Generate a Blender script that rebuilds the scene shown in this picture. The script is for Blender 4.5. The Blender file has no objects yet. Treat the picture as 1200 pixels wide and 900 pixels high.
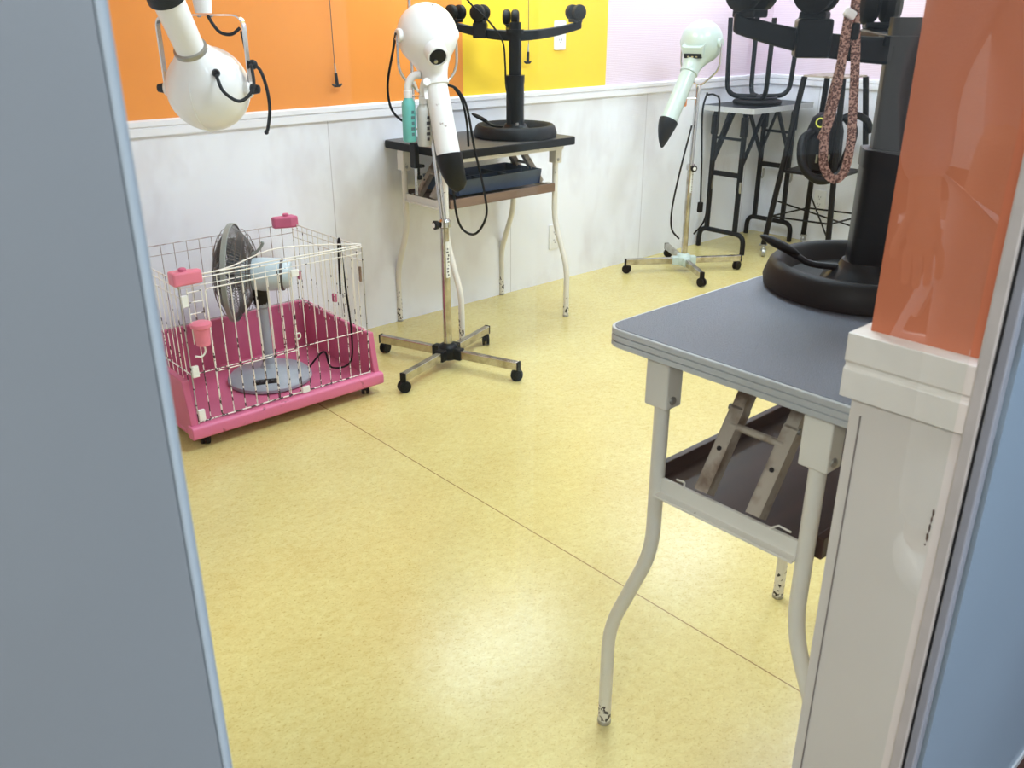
import bpy, bmesh, math, random
from mathutils import Vector, Matrix, Quaternion
random.seed(7)
C = bpy.context.scene.collection
PI = math.pi
V = Vector

# ------------------------------------------------------------------ materials
def lin(c):
    return tuple(((v/255)/12.92 if v/255 <= 0.04045 else ((v/255+0.055)/1.055)**2.4) for v in c)

def new_mat(name):
    m = bpy.data.materials.new(name); m.use_nodes = True
    nt = m.node_tree
    b = nt.nodes['Principled BSDF']
    return m, nt, b

def nd(nt, t, **kw):
    n = nt.nodes.new(t)
    for k, v in kw.items(): setattr(n, k, v)
    return n

def mat(name, col, rough=0.5, metal=0.0, var=0.06, scale=30.0, bump=0.0, bscale=200.0, spec=0.5,
        col2=None, lo=0.45, hi=0.6, alpha=1.0, trans=0.0, coat=0.0):
    """plain surface with a gentle procedural mottling; col2 adds patches"""
    m, nt, b = new_mat(name)
    L = nt.links
    tc = nd(nt, 'ShaderNodeTexCoord')
    nz = nd(nt, 'ShaderNodeTexNoise'); nz.inputs['Scale'].default_value = scale; nz.inputs['Detail'].default_value = 5
    L.new(tc.outputs['Object'], nz.inputs['Vector'])
    rp = nd(nt, 'ShaderNodeValToRGB')
    a = lin(col)
    if col2 is None:
        rp.color_ramp.elements[0].position = 0.3; rp.color_ramp.elements[1].position = 0.7
        rp.color_ramp.elements[0].color = tuple(v*(1-var) for v in a)+(1,)
        rp.color_ramp.elements[1].color = tuple(min(1, v*(1+var)) for v in a)+(1,)
    else:
        rp.color_ramp.elements[0].position = lo; rp.color_ramp.elements[1].position = hi
        rp.color_ramp.elements[0].color = a+(1,); rp.color_ramp.elements[1].color = lin(col2)+(1,)
    L.new(nz.outputs['Fac'], rp.inputs['Fac']); L.new(rp.outputs['Color'], b.inputs['Base Color'])
    b.inputs['Roughness'].default_value = rough; b.inputs['Metallic'].default_value = metal
    b.inputs['Specular IOR Level'].default_value = spec
    b.inputs['Alpha'].default_value = alpha
    b.inputs['Transmission Weight'].default_value = trans
    b.inputs['Coat Weight'].default_value = coat
    if bump:
        n2 = nd(nt, 'ShaderNodeTexNoise'); n2.inputs['Scale'].default_value = bscale; n2.inputs['Detail'].default_value = 3
        L.new(tc.outputs['Object'], n2.inputs['Vector'])
        bp = nd(nt, 'ShaderNodeBump'); bp.inputs['Strength'].default_value = bump; bp.inputs['Distance'].default_value = 0.002
        L.new(n2.outputs['Fac'], bp.inputs['Height']); L.new(bp.outputs['Normal'], b.inputs['Normal'])
    return m

def mix_col(nt, fac, c1, c2):
    mx = nd(nt, 'ShaderNodeMix', data_type='RGBA')
    L = nt.links
    if hasattr(fac, 'links'): L.new(fac, mx.inputs[0])
    else: mx.inputs[0].default_value = fac
    for c, i in ((c1, 6), (c2, 7)):
        if hasattr(c, 'links'): L.new(c, mx.inputs[i])
        else: mx.inputs[i].default_value = tuple(c)+(1,)
    return mx.outputs[2]

def math_n(nt, op, a, b_=None, c=None):
    n = nd(nt, 'ShaderNodeMath', operation=op)
    for i, v in enumerate((a, b_, c)):
        if v is None: continue
        if hasattr(v, 'links'): nt.links.new(v, n.inputs[i])
        else: n.inputs[i].default_value = v
    return n.outputs[0]

def noise(nt, vec, scale, detail=4, rough=0.5):
    n = nd(nt, 'ShaderNodeTexNoise'); n.inputs['Scale'].default_value = scale
    n.inputs['Detail'].default_value = detail; n.inputs['Roughness'].default_value = rough
    nt.links.new(vec, n.inputs['Vector']); return n.outputs['Fac']

def ramp(nt, fac, stops):
    r = nd(nt, 'ShaderNodeValToRGB'); e = r.color_ramp.elements
    while len(e) < len(stops): e.new(0.5)
    for el, (p, c) in zip(e, stops):
        el.position = p; el.color = tuple(c)+(1,) if len(c) == 3 else c
    nt.links.new(fac, r.inputs['Fac']); return r.outputs['Color']

def floor_mat():
    m, nt, b = new_mat('linoleum'); L = nt.links
    geo = nd(nt, 'ShaderNodeNewGeometry'); pos = geo.outputs['Position']
    mp = nd(nt, 'ShaderNodeMapping'); mp.inputs['Scale'].default_value = (1.0, 1.35, 1.0); mp.inputs['Rotation'].default_value = (0, 0, 0.75)
    L.new(pos, mp.inputs['Vector'])
    nf = nd(nt, 'ShaderNodeTexNoise'); nf.inputs['Scale'].default_value = 44; nf.inputs['Detail'].default_value = 9; nf.inputs['Roughness'].default_value = 0.74; nf.inputs['Distortion'].default_value = 0.7
    L.new(mp.outputs['Vector'], nf.inputs['Vector']); f1 = nf.outputs['Fac']
    f2 = noise(nt, pos, 5, 3)
    f3 = noise(nt, mp.outputs['Vector'], 150, 4, 0.65)
    base = ramp(nt, f1, [(0.26, lin((200, 178, 108))), (0.44, lin((214, 195, 129))), (0.58, lin((220, 204, 139))), (0.78, lin((226, 213, 153)))])
    fleck = ramp(nt, f3, [(0.30, (0.66, 0.57, 0.40)), (0.44, (1, 1, 1))])
    mx = nd(nt, 'ShaderNodeMix', data_type='RGBA', blend_type='MULTIPLY'); mx.inputs[0].default_value = 0.9
    L.new(base, mx.inputs[6]); L.new(fleck, mx.inputs[7])
    big = ramp(nt, f2, [(0.3, (0.94, 0.90, 0.80)), (0.7, (1.03, 1.05, 1.02))])
    m2 = nd(nt, 'ShaderNodeMix', data_type='RGBA', blend_type='MULTIPLY'); m2.inputs[0].default_value = 0.7
    L.new(mx.outputs[2], m2.inputs[6]); L.new(big, m2.inputs[7])
    sx = nd(nt, 'ShaderNodeSeparateXYZ'); L.new(pos, sx.inputs[0])
    d = math_n(nt, 'ABSOLUTE', math_n(nt, 'SUBTRACT', sx.outputs['X'], 1.3165))
    seam = math_n(nt, 'LESS_THAN', d, 0.0017)
    out = mix_col(nt, seam, m2.outputs[2], lin((150, 122, 70)))
    L.new(out, b.inputs['Base Color'])
    rr = ramp(nt, f1, [(0.3, (0.275,)*3), (0.7, (0.215,)*3)])
    L.new(rr, b.inputs['Roughness'])
    b.inputs['Specular IOR Level'].default_value = 0.5
    bp = nd(nt, 'ShaderNodeBump'); bp.inputs['Strength'].default_value = 0.03; bp.inputs['Distance'].default_value = 0.004
    L.new(noise(nt, pos, 9, 2), bp.inputs['Height']); L.new(bp.outputs['Normal'], b.inputs['Normal'])
    return m

def wall_mat(kind):
    """upper wall papers: orange / yellow / ribbed pink by position; lower part smooth white board with old scuffs"""
    m, nt, b = new_mat('wall_'+kind); L = nt.links
    geo = nd(nt, 'ShaderNodeNewGeometry'); pos = geo.outputs['Position']
    sx = nd(nt, 'ShaderNodeSeparateXYZ'); L.new(pos, sx.inputs[0])
    x, y, z = sx.outputs
    f = noise(nt, pos, 3.0, 4)
    fine = noise(nt, pos, 120, 2)
    org = mix_col(nt, f, lin((234, 140, 50)), lin((240, 150, 60)))
    yel = mix_col(nt, f, lin((246, 202, 40)), lin((250, 210, 52)))
    wv = nd(nt, 'ShaderNodeTexWave', wave_type='BANDS', bands_direction='Z'); wv.inputs['Scale'].default_value = 44.0
    wv.inputs['Distortion'].default_value = 0.0
    L.new(pos, wv.inputs['Vector'])
    pk = mix_col(nt, wv.outputs['Fac'], lin((224, 200, 214)), lin((240, 222, 234)))
    if kind == 'back':
        up = mix_col(nt, math_n(nt, 'GREATER_THAN', x, 2.395), org, yel)
        pink = math_n(nt, 'GREATER_THAN', x, 3.256)
        up = mix_col(nt, pink, up, pk)
        bumph = math_n(nt, 'MULTIPLY', wv.outputs['Fac'], pink)
    else:
        up = pk; bumph = wv.outputs['Fac']
    # smudges on the white boards
    mp = nd(nt, 'ShaderNodeMapping'); mp.inputs['Scale'].default_value = (1.6, 1.6, 0.9); L.new(pos, mp.inputs['Vector'])
    sm = noise(nt, mp.outputs['Vector'], 2.3, 5, 0.6)
    white = ramp(nt, sm, [(0.36, lin((230, 228, 234))), (0.52, lin((244, 245, 252)))])
    # board joints
    along = x if kind == 'back' else y
    jd = math_n(nt, 'ABSOLUTE', math_n(nt, 'SUBTRACT', math_n(nt, 'FRACT', math_n(nt, 'DIVIDE', math_n(nt, 'SUBTRACT', along, 1.745), 0.91)), 0.0))
    joint = math_n(nt, 'LESS_THAN', jd, 0.0035)
    white = mix_col(nt, joint, white, lin((196, 194, 200)))
    col = mix_col(nt, math_n(nt, 'GREATER_THAN', z, 0.86), white, up)
    L.new(col, b.inputs['Base Color'])
    rough = mix_col(nt, math_n(nt, 'GREATER_THAN', z, 0.86), (0.28, 0.28, 0.28), (0.75, 0.75, 0.75))
    L.new(rough, b.inputs['Roughness'])
    bp = nd(nt, 'ShaderNodeBump'); bp.inputs['Strength'].default_value = 0.25; bp.inputs['Distance'].default_value = 0.002
    hh = math_n(nt, 'ADD', bumph, math_n(nt, 'MULTIPLY', fine, math_n(nt, 'MULTIPLY', math_n(nt, 'GREATER_THAN', z, 0.86), 0.5)))
    L.new(hh, bp.inputs['Height']); L.new(bp.outputs['Normal'], b.inputs['Normal'])
    return m

def chipped(name, col, chip=(46, 38, 34), amount=0.0, rough=0.35):
    """white enamel on steel, chipped more towards the foot"""
    m, nt, b = new_mat(name); L = nt.links
    geo = nd(nt, 'ShaderNodeNewGeometry'); pos = geo.outputs['Position']
    sx = nd(nt, 'ShaderNodeSeparateXYZ'); L.new(pos, sx.inputs[0])
    f = noise(nt, pos, 95, 3, 0.6)
    f2 = noise(nt, pos, 22, 2)
    th = nd(nt, 'ShaderNodeMapRange'); th.inputs['From Min'].default_value = 0.04; th.inputs['From Max'].default_value = 0.22
    th.inputs['To Min'].default_value = 0.60-amount; th.inputs['To Max'].default_value = 0.735-amount
    L.new(sx.outputs['Z'], th.inputs['Value'])
    ff = math_n(nt, 'ADD', math_n(nt, 'MULTIPLY', f, 0.65), math_n(nt, 'MULTIPLY', f2, 0.42))
    k = math_n(nt, 'GREATER_THAN', ff, th.outputs[0])
    base = mix_col(nt, f2, tuple(v*0.93 for v in lin(col)), lin(col))
    L.new(mix_col(nt, k, base, lin(chip)), b.inputs['Base Color'])
    b.inputs['Roughness'].default_value = rough
    return m

def wood_mat(name, c1, c2, rough=0.45, sc=3.0):
    m, nt, b = new_mat(name); L = nt.links
    geo = nd(nt, 'ShaderNodeNewGeometry')
    mp = nd(nt, 'ShaderNodeMapping'); mp.inputs['Scale'].default_value = (1.0, 9.0, 9.0); L.new(geo.outputs['Position'], mp.inputs['Vector'])
    f = noise(nt, mp.outputs['Vector'], sc, 5, 0.6)
    L.new(ramp(nt, f, [(0.3, lin(c1)), (0.7, lin(c2))]), b.inputs['Base Color'])
    b.inputs['Roughness'].default_value = rough
    return m

def glass_mat():
    m = bpy.data.materials.new('window_glass'); m.use_nodes = True
    nt = m.node_tree; nt.nodes.clear(); L = nt.links
    o = nd(nt, 'ShaderNodeOutputMaterial')
    t = nd(nt, 'ShaderNodeBsdfTransparent'); t.inputs['Color'].default_value = (0.965, 0.985, 0.975, 1)
    g = nd(nt, 'ShaderNodeBsdfGlossy'); g.inputs['Roughness'].default_value = 0.0; g.inputs['Color'].default_value = (1, 1, 1, 1)
    lw = nd(nt, 'ShaderNodeLayerWeight'); lw.inputs['Blend'].default_value = 0.5
    fr = math_n(nt, 'ADD', math_n(nt, 'MULTIPLY', math_n(nt, 'POWER', lw.outputs['Facing'], 5.0), 0.96), 0.04)
    mx = nd(nt, 'ShaderNodeMixShader')
    L.new(fr, mx.inputs[0]); L.new(t.outputs[0], mx.inputs[1]); L.new(g.outputs[0], mx.inputs[2])
    L.new(mx.outputs[0], o.inputs['Surface'])
    return m

def emit_mat(name, col, s):
    m, nt, b = new_mat(name)
    b.inputs['Base Color'].default_value = tuple(col)+(1,)
    b.inputs['Emission Color'].default_value = tuple(col)+(1,); b.inputs['Emission Strength'].default_value = s
    return m

def leopard_mat():
    m, nt, b = new_mat('leopard_webbing'); L = nt.links
    geo = nd(nt, 'ShaderNodeNewGeometry')
    v = nd(nt, 'ShaderNodeTexVoronoi'); v.inputs['Scale'].default_value = 330; L.new(geo.outputs['Position'], v.inputs['Vector'])
    f = noise(nt, geo.outputs['Position'], 420, 2)
    k = math_n(nt, 'ADD', v.outputs['Distance'], math_n(nt, 'MULTIPLY', f, 0.55))
    L.new(ramp(nt, k, [(0.48, lin((150, 104, 88))), (0.58, lin((70, 44, 40))), (0.76, lin((78, 48, 42))), (0.88, lin((190, 150, 134)))]), b.inputs['Base Color'])
    b.inputs['Roughness'].default_value = 0.7
    return m

M = {}
M['floor'] = floor_mat()
M['wall_back'] = wall_mat('back'); M['wall_right'] = wall_mat('right')
M['white_trim'] = mat('white_trim', (238, 236, 240), 0.35, var=0.02)
M['cream_trim'] = mat('cream_trim', (226, 218, 210), 0.4, var=0.03, col2=None)
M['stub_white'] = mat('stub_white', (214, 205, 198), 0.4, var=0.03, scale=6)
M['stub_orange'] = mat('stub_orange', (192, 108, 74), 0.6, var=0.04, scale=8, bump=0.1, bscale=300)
M['ceiling'] = mat('ceiling_paint', (240, 240, 238), 0.8, var=0.02)
M['brown_floor'] = wood_mat('brown_floor', (44, 26, 20), (66, 40, 30), 0.4)
M['corridor_wall'] = mat('corridor_wall', (128, 136, 144), 0.7, var=0.03, scale=4)
M['corridor_pale'] = mat('corridor_pale_wall', (224, 224, 224), 0.7, var=0.03, scale=4)
M['corridor_low'] = wood_mat('corridor_dado', (70, 52, 42), (92, 70, 56), 0.5)
M['grey_door'] = mat('grey_door', (120, 125, 128), 0.42, var=0.02, scale=5)
M['door_edge_glint'] = mat('door_edge_glint', (152, 164, 172), 0.35, var=.02)
M['blue_panel'] = mat('blue_panel', (132, 147, 160), 0.3, metal=0.0, var=0.03, scale=3)
M['alu'] = mat('aluminium', (198, 200, 202), 0.34, metal=0.35, var=0.03)
M['alu_worn'] = mat('worn_aluminium', (205, 198, 190), 0.4, metal=0.3, var=0.03, scale=12, col2=(196, 190, 182))
M['jamb_grey'] = mat('jamb_grey', (150, 152, 158), 0.35, metal=.2, var=.03)
M['seal'] = mat('rubber_seal', (22, 23, 25), 0.6)
M['glass'] = glass_mat()
M['chrome'] = mat('chrome', (206, 206, 208), 0.16, metal=1.0, var=0.03, scale=14)
M['chrome_old'] = mat('tarnished_chrome', (200, 197, 190), 0.24, metal=1.0, col2=(150, 140, 122), lo=0.42, hi=0.75, scale=24)
M['white_plastic'] = mat('white_plastic', (242, 240, 238), 0.28, var=0.02, coat=0.2)
M['dryer_green'] = mat('pale_green_plastic', (192, 206, 200), 0.28, var=0.02, coat=0.2)
M['barrel'] = mat('scuffed_barrel', (240, 238, 236), 0.3, col2=(150, 132, 122), lo=0.66, hi=0.72, scale=38)
M['black_plastic'] = mat('black_plastic', (14, 15, 17), 0.38, var=0.15, scale=20, spec=.22)
M['black_matte'] = mat('black_matte', (10, 10, 11), 0.6, var=0.2, scale=30, spec=.22)
M['rubber'] = mat('black_rubber', (12, 12, 13), 0.55, var=0.2, spec=.22)
M['black_steel'] = mat('black_steel', (13, 14, 16), 0.38, var=0.15, scale=40, spec=.22)
M['blue_black'] = mat('blue_black_steel', (18, 23, 27), 0.38, var=0.12, scale=40, spec=.22)
M['grey_top'] = mat('grey_rubber_top', (100, 105, 117), 0.42, var=0.3, scale=420, bump=1.0, bscale=500)
M['black_top'] = mat('black_rubber_top', (74, 70, 66), 0.42, var=0.12, scale=60, bump=0.6, bscale=650)
M['black_edge'] = mat('black_edge', (14, 14, 15), 0.5, spec=.22)
M['enamel'] = chipped('chipped_enamel', (226, 220, 210))
M['enamel_far'] = chipped('chipped_enamel_far', (232, 226, 214), amount=0.015)
M['strut'] = mat('rusty_strut', (176, 164, 150), 0.45, metal=0.2, col2=(118, 98, 82), lo=0.48, hi=0.68, scale=26)
M['dark_wood'] = wood_mat('dark_shelf_wood', (46, 30, 24), (70, 46, 36), 0.35)
M['mid_wood'] = wood_mat('brown_shelf_wood', (112, 88, 72), (138, 110, 92), 0.5)
M['tray_blue'] = mat('blue_tray_plastic', (66, 82, 108), 0.35, var=0.08)
M['pink'] = mat('pink_plastic', (208, 104, 138), 0.42, col2=(196, 94, 128), lo=0.4, hi=0.7, scale=10)
M['pink_lip'] = mat('scuffed_pink_plastic', (220, 114, 150), 0.42, col2=(150, 70, 92), lo=0.64, hi=0.72, scale=34)
M['pink_light'] = mat('pale_pink_plastic', (232, 128, 150), 0.4)
M['wire_white'] = chipped('chipped_white_wire', (240, 234, 224), (62, 46, 38), amount=0.0)
M['wire_thin'] = mat('thin_wire', (196, 184, 180), 0.4, col2=(120, 96, 88), lo=0.45, hi=0.7, scale=40)
def wire_mat():
    m, nt, b = new_mat('chipped_wire'); L = nt.links
    geo = nd(nt, 'ShaderNodeNewGeometry')
    f = noise(nt, geo.outputs['Position'], 60, 2)
    sx = nd(nt, 'ShaderNodeSeparateXYZ'); L.new(geo.outputs['Position'], sx.inputs[0])
    mr = nd(nt, 'ShaderNodeMapRange'); mr.inputs['From Min'].default_value = .10; mr.inputs['From Max'].default_value = .42
    mr.inputs['To Min'].default_value = .51; mr.inputs['To Max'].default_value = .65; L.new(sx.outputs['Z'], mr.inputs['Value'])
    k = math_n(nt, 'GREATER_THAN', f, mr.outputs[0])
    L.new(mix_col(nt, k, lin((240, 234, 224)), lin((52, 38, 32))), b.inputs['Base Color']); b.inputs['Roughness'].default_value = 0.35
    return m
M['wire'] = wire_mat()
M['fan_grey'] = mat('fan_grey_plastic', (158, 164, 172), 0.35, var=0.04)
M['fan_blue'] = mat('fan_pale_blue_plastic', (196, 212, 220), 0.28, var=0.03)
M['fan_rim'] = mat('fan_rim_plastic', (142, 146, 140), 0.32, var=0.05)
M['fan_wire'] = mat('fan_guard_wire', (110, 104, 100), 0.35, metal=0.5, var=0.1)
M['fan_blade'] = mat('fan_blade', (78, 78, 80), 0.3, var=0.05)
M['teal'] = mat('teal_plastic', (112, 196, 190), 0.4, var=0.04)
M['grey_bottle'] = mat('grey_bottle_plastic', (206, 206, 202), 0.35, var=0.04)
M['orange_bottle'] = mat('orange_bottle_plastic', (226, 140, 78), 0.4)
M['milky'] = mat('milky_plastic', (244, 242, 242), 0.3, var=0.02)
M['print'] = mat('faded_print', (90, 120, 122), 0.5)
M['print_dark'] = mat('dark_print', (70, 68, 70), 0.5)
M['joint'] = mat('joint_line', (128, 118, 114), 0.6)
M['rust'] = mat('rust_chip', (92, 62, 44), 0.7, col2=(60, 48, 40))
M['paper'] = mat('label_paper', (240, 238, 232), 0.6, var=0.03)
M['yellow'] = mat('yellow_plastic', (214, 214, 92), 0.4)
M['leopard'] = leopard_mat()
M['steel'] = mat('galvanised_steel', (170, 168, 162), 0.35, metal=0.8, var=0.1, scale=60)
M['copper'] = mat('brass_screw', (150, 120, 80), 0.4, metal=0.7)
M['jacket'] = mat('pale_jacket_cloth', (226, 206, 208), 0.8, var=0.05, scale=12, bump=0.2, bscale=400)
M['trousers'] = mat('white_trousers_cloth', (222, 218, 218), 0.85, var=0.04, scale=10)
M['skin'] = mat('skin', (222, 176, 150), 0.5, var=0.04)
M['hair'] = mat('dark_hair', (36, 28, 25), 0.5, var=0.2, scale=80)
M['lamp'] = emit_mat('lamp_diffuser', (0.85, 0.95, 1.0), 6.0)

# ------------------------------------------------------------------ mesh builder
def frame_from(d, up=V((0, 0, 1))):
    d = d.normalized()
    if abs(d.dot(up)) > 0.98: up = V((1, 0, 0)) if abs(d.x) < 0.9 else V((0, 1, 0))
    s = d.cross(up).normalized(); u = s.cross(d).normalized()
    return d, s, u

class MB:
    def __init__(s): s.v = []; s.f = []
    def add(s, vs, fs):
        o = len(s.v); s.v += [V(p) for p in vs]; s.f += [tuple(i+o for i in f) for f in fs]; return s
    def box(s, c, size, rot=None):
        c = V(c); h = [k/2 for k in size]
        vs = [V((sx*h[0], sy*h[1], sz*h[2])) for sx in (-1, 1) for sy in (-1, 1) for sz in (-1, 1)]
        if rot is not None: vs = [rot @ p for p in vs]
        return s.add([c+p for p in vs], [(0, 1, 3, 2), (4, 6, 7, 5), (0, 4, 5, 1), (2, 3, 7, 6), (0, 2, 6, 4), (1, 5, 7, 3)])
    def bar(s, a, b, w, h, up=V((0, 0, 1))):
        a = V(a); b = V(b); d, sd, u = frame_from(b-a, V(up))
        vs = [p+sd*(sx*w/2)+u*(sy*h/2) for p in (a, b) for sx in (-1, 1) for sy in (-1, 1)]
        return s.add(vs, [(0, 1, 3, 2), (4, 6, 7, 5), (0, 4, 5, 1), (2, 3, 7, 6), (0, 2, 6, 4), (1, 5, 7, 3)])
    def tube(s, pts, r, seg=10, closed=False, cap=True):
        pts = [V(p) for p in pts]; n = len(pts)
        rs = r if isinstance(r, (list, tuple)) else [r]*n
        tans = []
        for i in range(n):
            if closed: t = pts[(i+1) % n]-pts[i-1]
            elif i == 0: t = pts[1]-pts[0]
            elif i == n-1: t = pts[-1]-pts[-2]
            else: t = (pts[i+1]-pts[i]).normalized()+(pts[i]-pts[i-1]).normalized()
            tans.append(t.normalized())
        d, sd, u = frame_from(tans[0])
        vs = []; nrm = sd
        for i in range(n):
            if i: 
                q = tans[i-1].rotation_difference(tans[i]); nrm = q @ nrm
            b = tans[i].cross(nrm).normalized()
            for k in range(seg):
                a = 2*PI*k/seg; vs.append(pts[i]+(nrm*math.cos(a)+b*math.sin(a))*rs[i])
        fs = []
        for i in range(n if closed else n-1):
            j = (i+1) % n
            for k in range(seg):
                l = (k+1) % seg; fs.append((i*seg+k, i*seg+l, j*seg+l, j*seg+k))
        if cap and not closed:
            fs.append(tuple(range(seg))[::-1]); fs.append(tuple((n-1)*seg+k for k in range(seg)))
        return s.add(vs, fs)
    def lathe(s, prof, o=(0, 0, 0), axis=(0, 0, 1), seg=32, cap=True, close=False):
        o = V(o); d, sd, u = frame_from(V(axis))
        vs = []
        for r, z in prof:
            for k in range(seg):
                a = 2*PI*k/seg; vs.append(o+d*z+(sd*math.cos(a)+u*math.sin(a))*r)
        fs = []; n = len(prof)
        for i in range(n if close else n-1):
            j = (i+1) % n
            for k in range(seg):
                l = (k+1) % seg; fs.append((i*seg+k, i*seg+l, j*seg+l, j*seg+k))
        if cap and not close:
            fs.append(tuple(range(seg))[::-1]); fs.append(tuple((n-1)*seg+k for k in range(seg)))
        return s.add(vs, fs)
    def prism(s, poly, z0, z1):
        n = len(poly)
        vs = [V((x, y, z0)) for x, y in poly]+[V((x, y, z1)) for x, y in poly]
        fs = [tuple(range(n))[::-1], tuple(range(n, 2*n))]+[(i, (i+1) % n, n+(i+1) % n, n+i) for i in range(n)]
        return s.add(vs, fs)
    def prism3(s, poly, o, ax, ay, az, depth):
        o = V(o); n = len(poly)
        vs = [o+ax*x+ay*y for x, y in poly]+[o+ax*x+ay*y+az*depth for x, y in poly]
        fs = [tuple(range(n))[::-1], tuple(range(n, 2*n))]+[(i, (i+1) % n, n+(i+1) % n, n+i) for i in range(n)]
        return s.add(vs, fs)
    def ball(s, c, r, seg=20, rings=12, rot=None):
        c = V(c); rr = r if isinstance(r, (tuple, list)) else (r, r, r)
        vs = []; 
        for i in range(rings+1):
            th = PI*i/rings
            for k in range(seg):
                a = 2*PI*k/seg
                p = V((rr[0]*math.sin(th)*math.cos(a), rr[1]*math.sin(th)*math.sin(a), rr[2]*math.cos(th)))
                if rot is not None: p = rot @ p
                vs.append(c+p)
        fs = [(i*seg+k, (i+1)*seg+k, (i+1)*seg+(k+1) % seg, i*seg+(k+1) % seg) for i in range(rings) for k in range(seg)]
        return s.add(vs, fs)
    def ribbon(s, pts, w, t, wd):
        pts = [V(p) for p in pts]; wd = V(wd)
        vs = []
        for i, p in enumerate(pts):
            tn = (pts[min(i+1, len(pts)-1)]-pts[max(i-1, 0)]).normalized()
            wv = (wd-tn*wd.dot(tn)).normalized(); nn = tn.cross(wv)
            for a, b in ((-1, -1), (1, -1), (1, 1), (-1, 1)): vs.append(p+wv*(a*w/2)+nn*(b*t/2))
        n = len(pts); fs = [(i*4+k, i*4+(k+1) % 4, (i+1)*4+(k+1) % 4, (i+1)*4+k) for i in range(n-1) for k in range(4)]
        fs += [(3, 2, 1, 0), tuple((n-1)*4+k for k in range(4))]
        return s.add(vs, fs)
    def build(s, name, material, parent=None, origin=None, smooth=True, bevel=0.0, bseg=2, ang=40, xf=None):
        me = bpy.data.meshes.new(name)
        if parent is not None:
            o = world_loc(parent)
        else:
            o = V(origin) if origin is not None else V((0, 0, 0))
        pts = s.v if xf is None else [xf @ p for p in s.v]
        me.from_pydata([tuple(p-o) for p in pts], [], s.f)
        bm = bmesh.new(); bm.from_mesh(me)
        bmesh.ops.remove_doubles(bm, verts=bm.verts, dist=1e-6)
        bmesh.ops.recalc_face_normals(bm, faces=bm.faces)
        bm.to_mesh(me); bm.free()
        me.materials.append(material)
        if smooth:
            me.polygons.foreach_set('use_smooth', [True]*len(me.polygons))
            me.set_sharp_from_angle(angle=math.radians(ang))
        ob = bpy.data.objects.new(name, me); C.objects.link(ob)
        if parent is not None: ob.parent = parent
        else: ob.location = o
        if bevel:
            md = ob.modifiers.new('bevel', 'BEVEL'); md.width = bevel; md.segments = bseg; md.limit_method = 'ANGLE'; md.angle_limit = math.radians(35)
        return ob

def world_loc(o):
    p = V((0, 0, 0))
    while o is not None: p += o.location; o = o.parent
    return p

def spline(pts, n=8):
    pts = [V(p) for p in pts]; out = []
    P = [pts[0]*2-pts[1]]+pts+[pts[-1]*2-pts[-2]]
    for i in range(1, len(P)-2):
        p0, p1, p2, p3 = P[i-1:i+3]
        for k in range(n):
            t = k/n
            out.append(0.5*((2*p1)+(p2-p0)*t+(2*p0-5*p1+4*p2-p3)*t*t+(3*p1-p0-3*p2+p3)*t**3))
    out.append(pts[-1]); return out

def fillet(pts, r, n=6):
    """polyline with rounded corners"""
    pts = [V(p) for p in pts]; out = [pts[0]]
    for i in range(1, len(pts)-1):
        a, b, c = pts[i-1:i+2]
        d1 = (a-b); d2 = (c-b); k = min(r, d1.length*0.49, d2.length*0.49)
        p = b+d1.normalized()*k; q = b+d2.normalized()*k
        for j in range(n+1):
            t = j/n; out.append(p*(1-t)**2+b*2*t*(1-t)+q*t*t)
    out.append(pts[-1]); return out

def rrect(x0, y0, x1, y1, r, n=6):
    out = []
    for cx, cy, a0 in ((x1-r, y1-r, 0), (x0+r, y1-r, 90), (x0+r, y0+r, 180), (x1-r, y0+r, 270)):
        for k in range(n+1):
            a = math.radians(a0+90*k/n); out.append((cx+r*math.cos(a), cy+r*math.sin(a)))
    return out

def tag(o, label=None, cat=None, group=None, kind=None):
    if label: o['label'] = label
    if cat: o['category'] = cat
    if group: o['group'] = group
    if kind: o['kind'] = kind
    return o
def thing(name, loc, label, cat, group=None):
    o = bpy.data.objects.new(name, None); C.objects.link(o); o.location = loc; o.empty_display_size = 0.05
    return tag(o, label, cat, group)
def struct(name, mb, m, label=None, parent=None, **kw):
    o = mb.build(name, m, parent, **kw)
    if parent is None: tag(o, label, None, None, 'structure')
    return o

# ------------------------------------------------------------------ setting
H_CEIL = 2.32
GN = V((math.cos(math.radians(34)), math.sin(math.radians(34)), 0))   # normal of the glass screen
GT = V((-GN.y, GN.x, 0))                                             # along the glass, to the left
G0 = V((0.885, 0.301, 0)); G1 = G0+GT*1.29                            # its ends
XL = G1.x
def flat(poly, z0, z1): return MB().prism(poly, z0, z1)
struct('floor', flat([(G0.x, .301), (4.6, .301), (4.6, 3.0), (XL, 3.0), (XL, G1.y)], -.05, 0), M['floor'], 'mottled yellow linoleum floor with one dark seam', smooth=False)
struct('floor_corridor', flat([(-2.6, -2.6), (4.6, -2.6), (4.6, .301), (G0.x, .301), (XL, G1.y), (XL, 3.0), (-2.6, 3.0)], -.05, 0), M['brown_floor'], 'dark brown floor outside the glass', smooth=False)
struct('ceiling', flat([(-2.6, -2.6), (4.7, -2.6), (4.7, 3.1), (-2.6, 3.1)], H_CEIL, H_CEIL+.05), M['ceiling'], 'white ceiling', smooth=False)
struct('wall_back', MB().box((2.4, 3.05, H_CEIL/2), (4.6, .1, H_CEIL)), M['wall_back'], 'long back wall, orange then yellow then pink above white boards', smooth=False)
struct('wall_right', MB().box((4.65, 1.55, H_CEIL/2), (.1, 3.0, H_CEIL)), M['wall_right'], 'pink ribbed wall above white boards right of the corner', smooth=False)
struct('wall_left', MB().box((XL-.04, (G1.y+3.0)/2+.02, H_CEIL/2), (.06, 3.0-G1.y-.04, H_CEIL)), M['white_trim'], 'white side wall', smooth=False)
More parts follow.
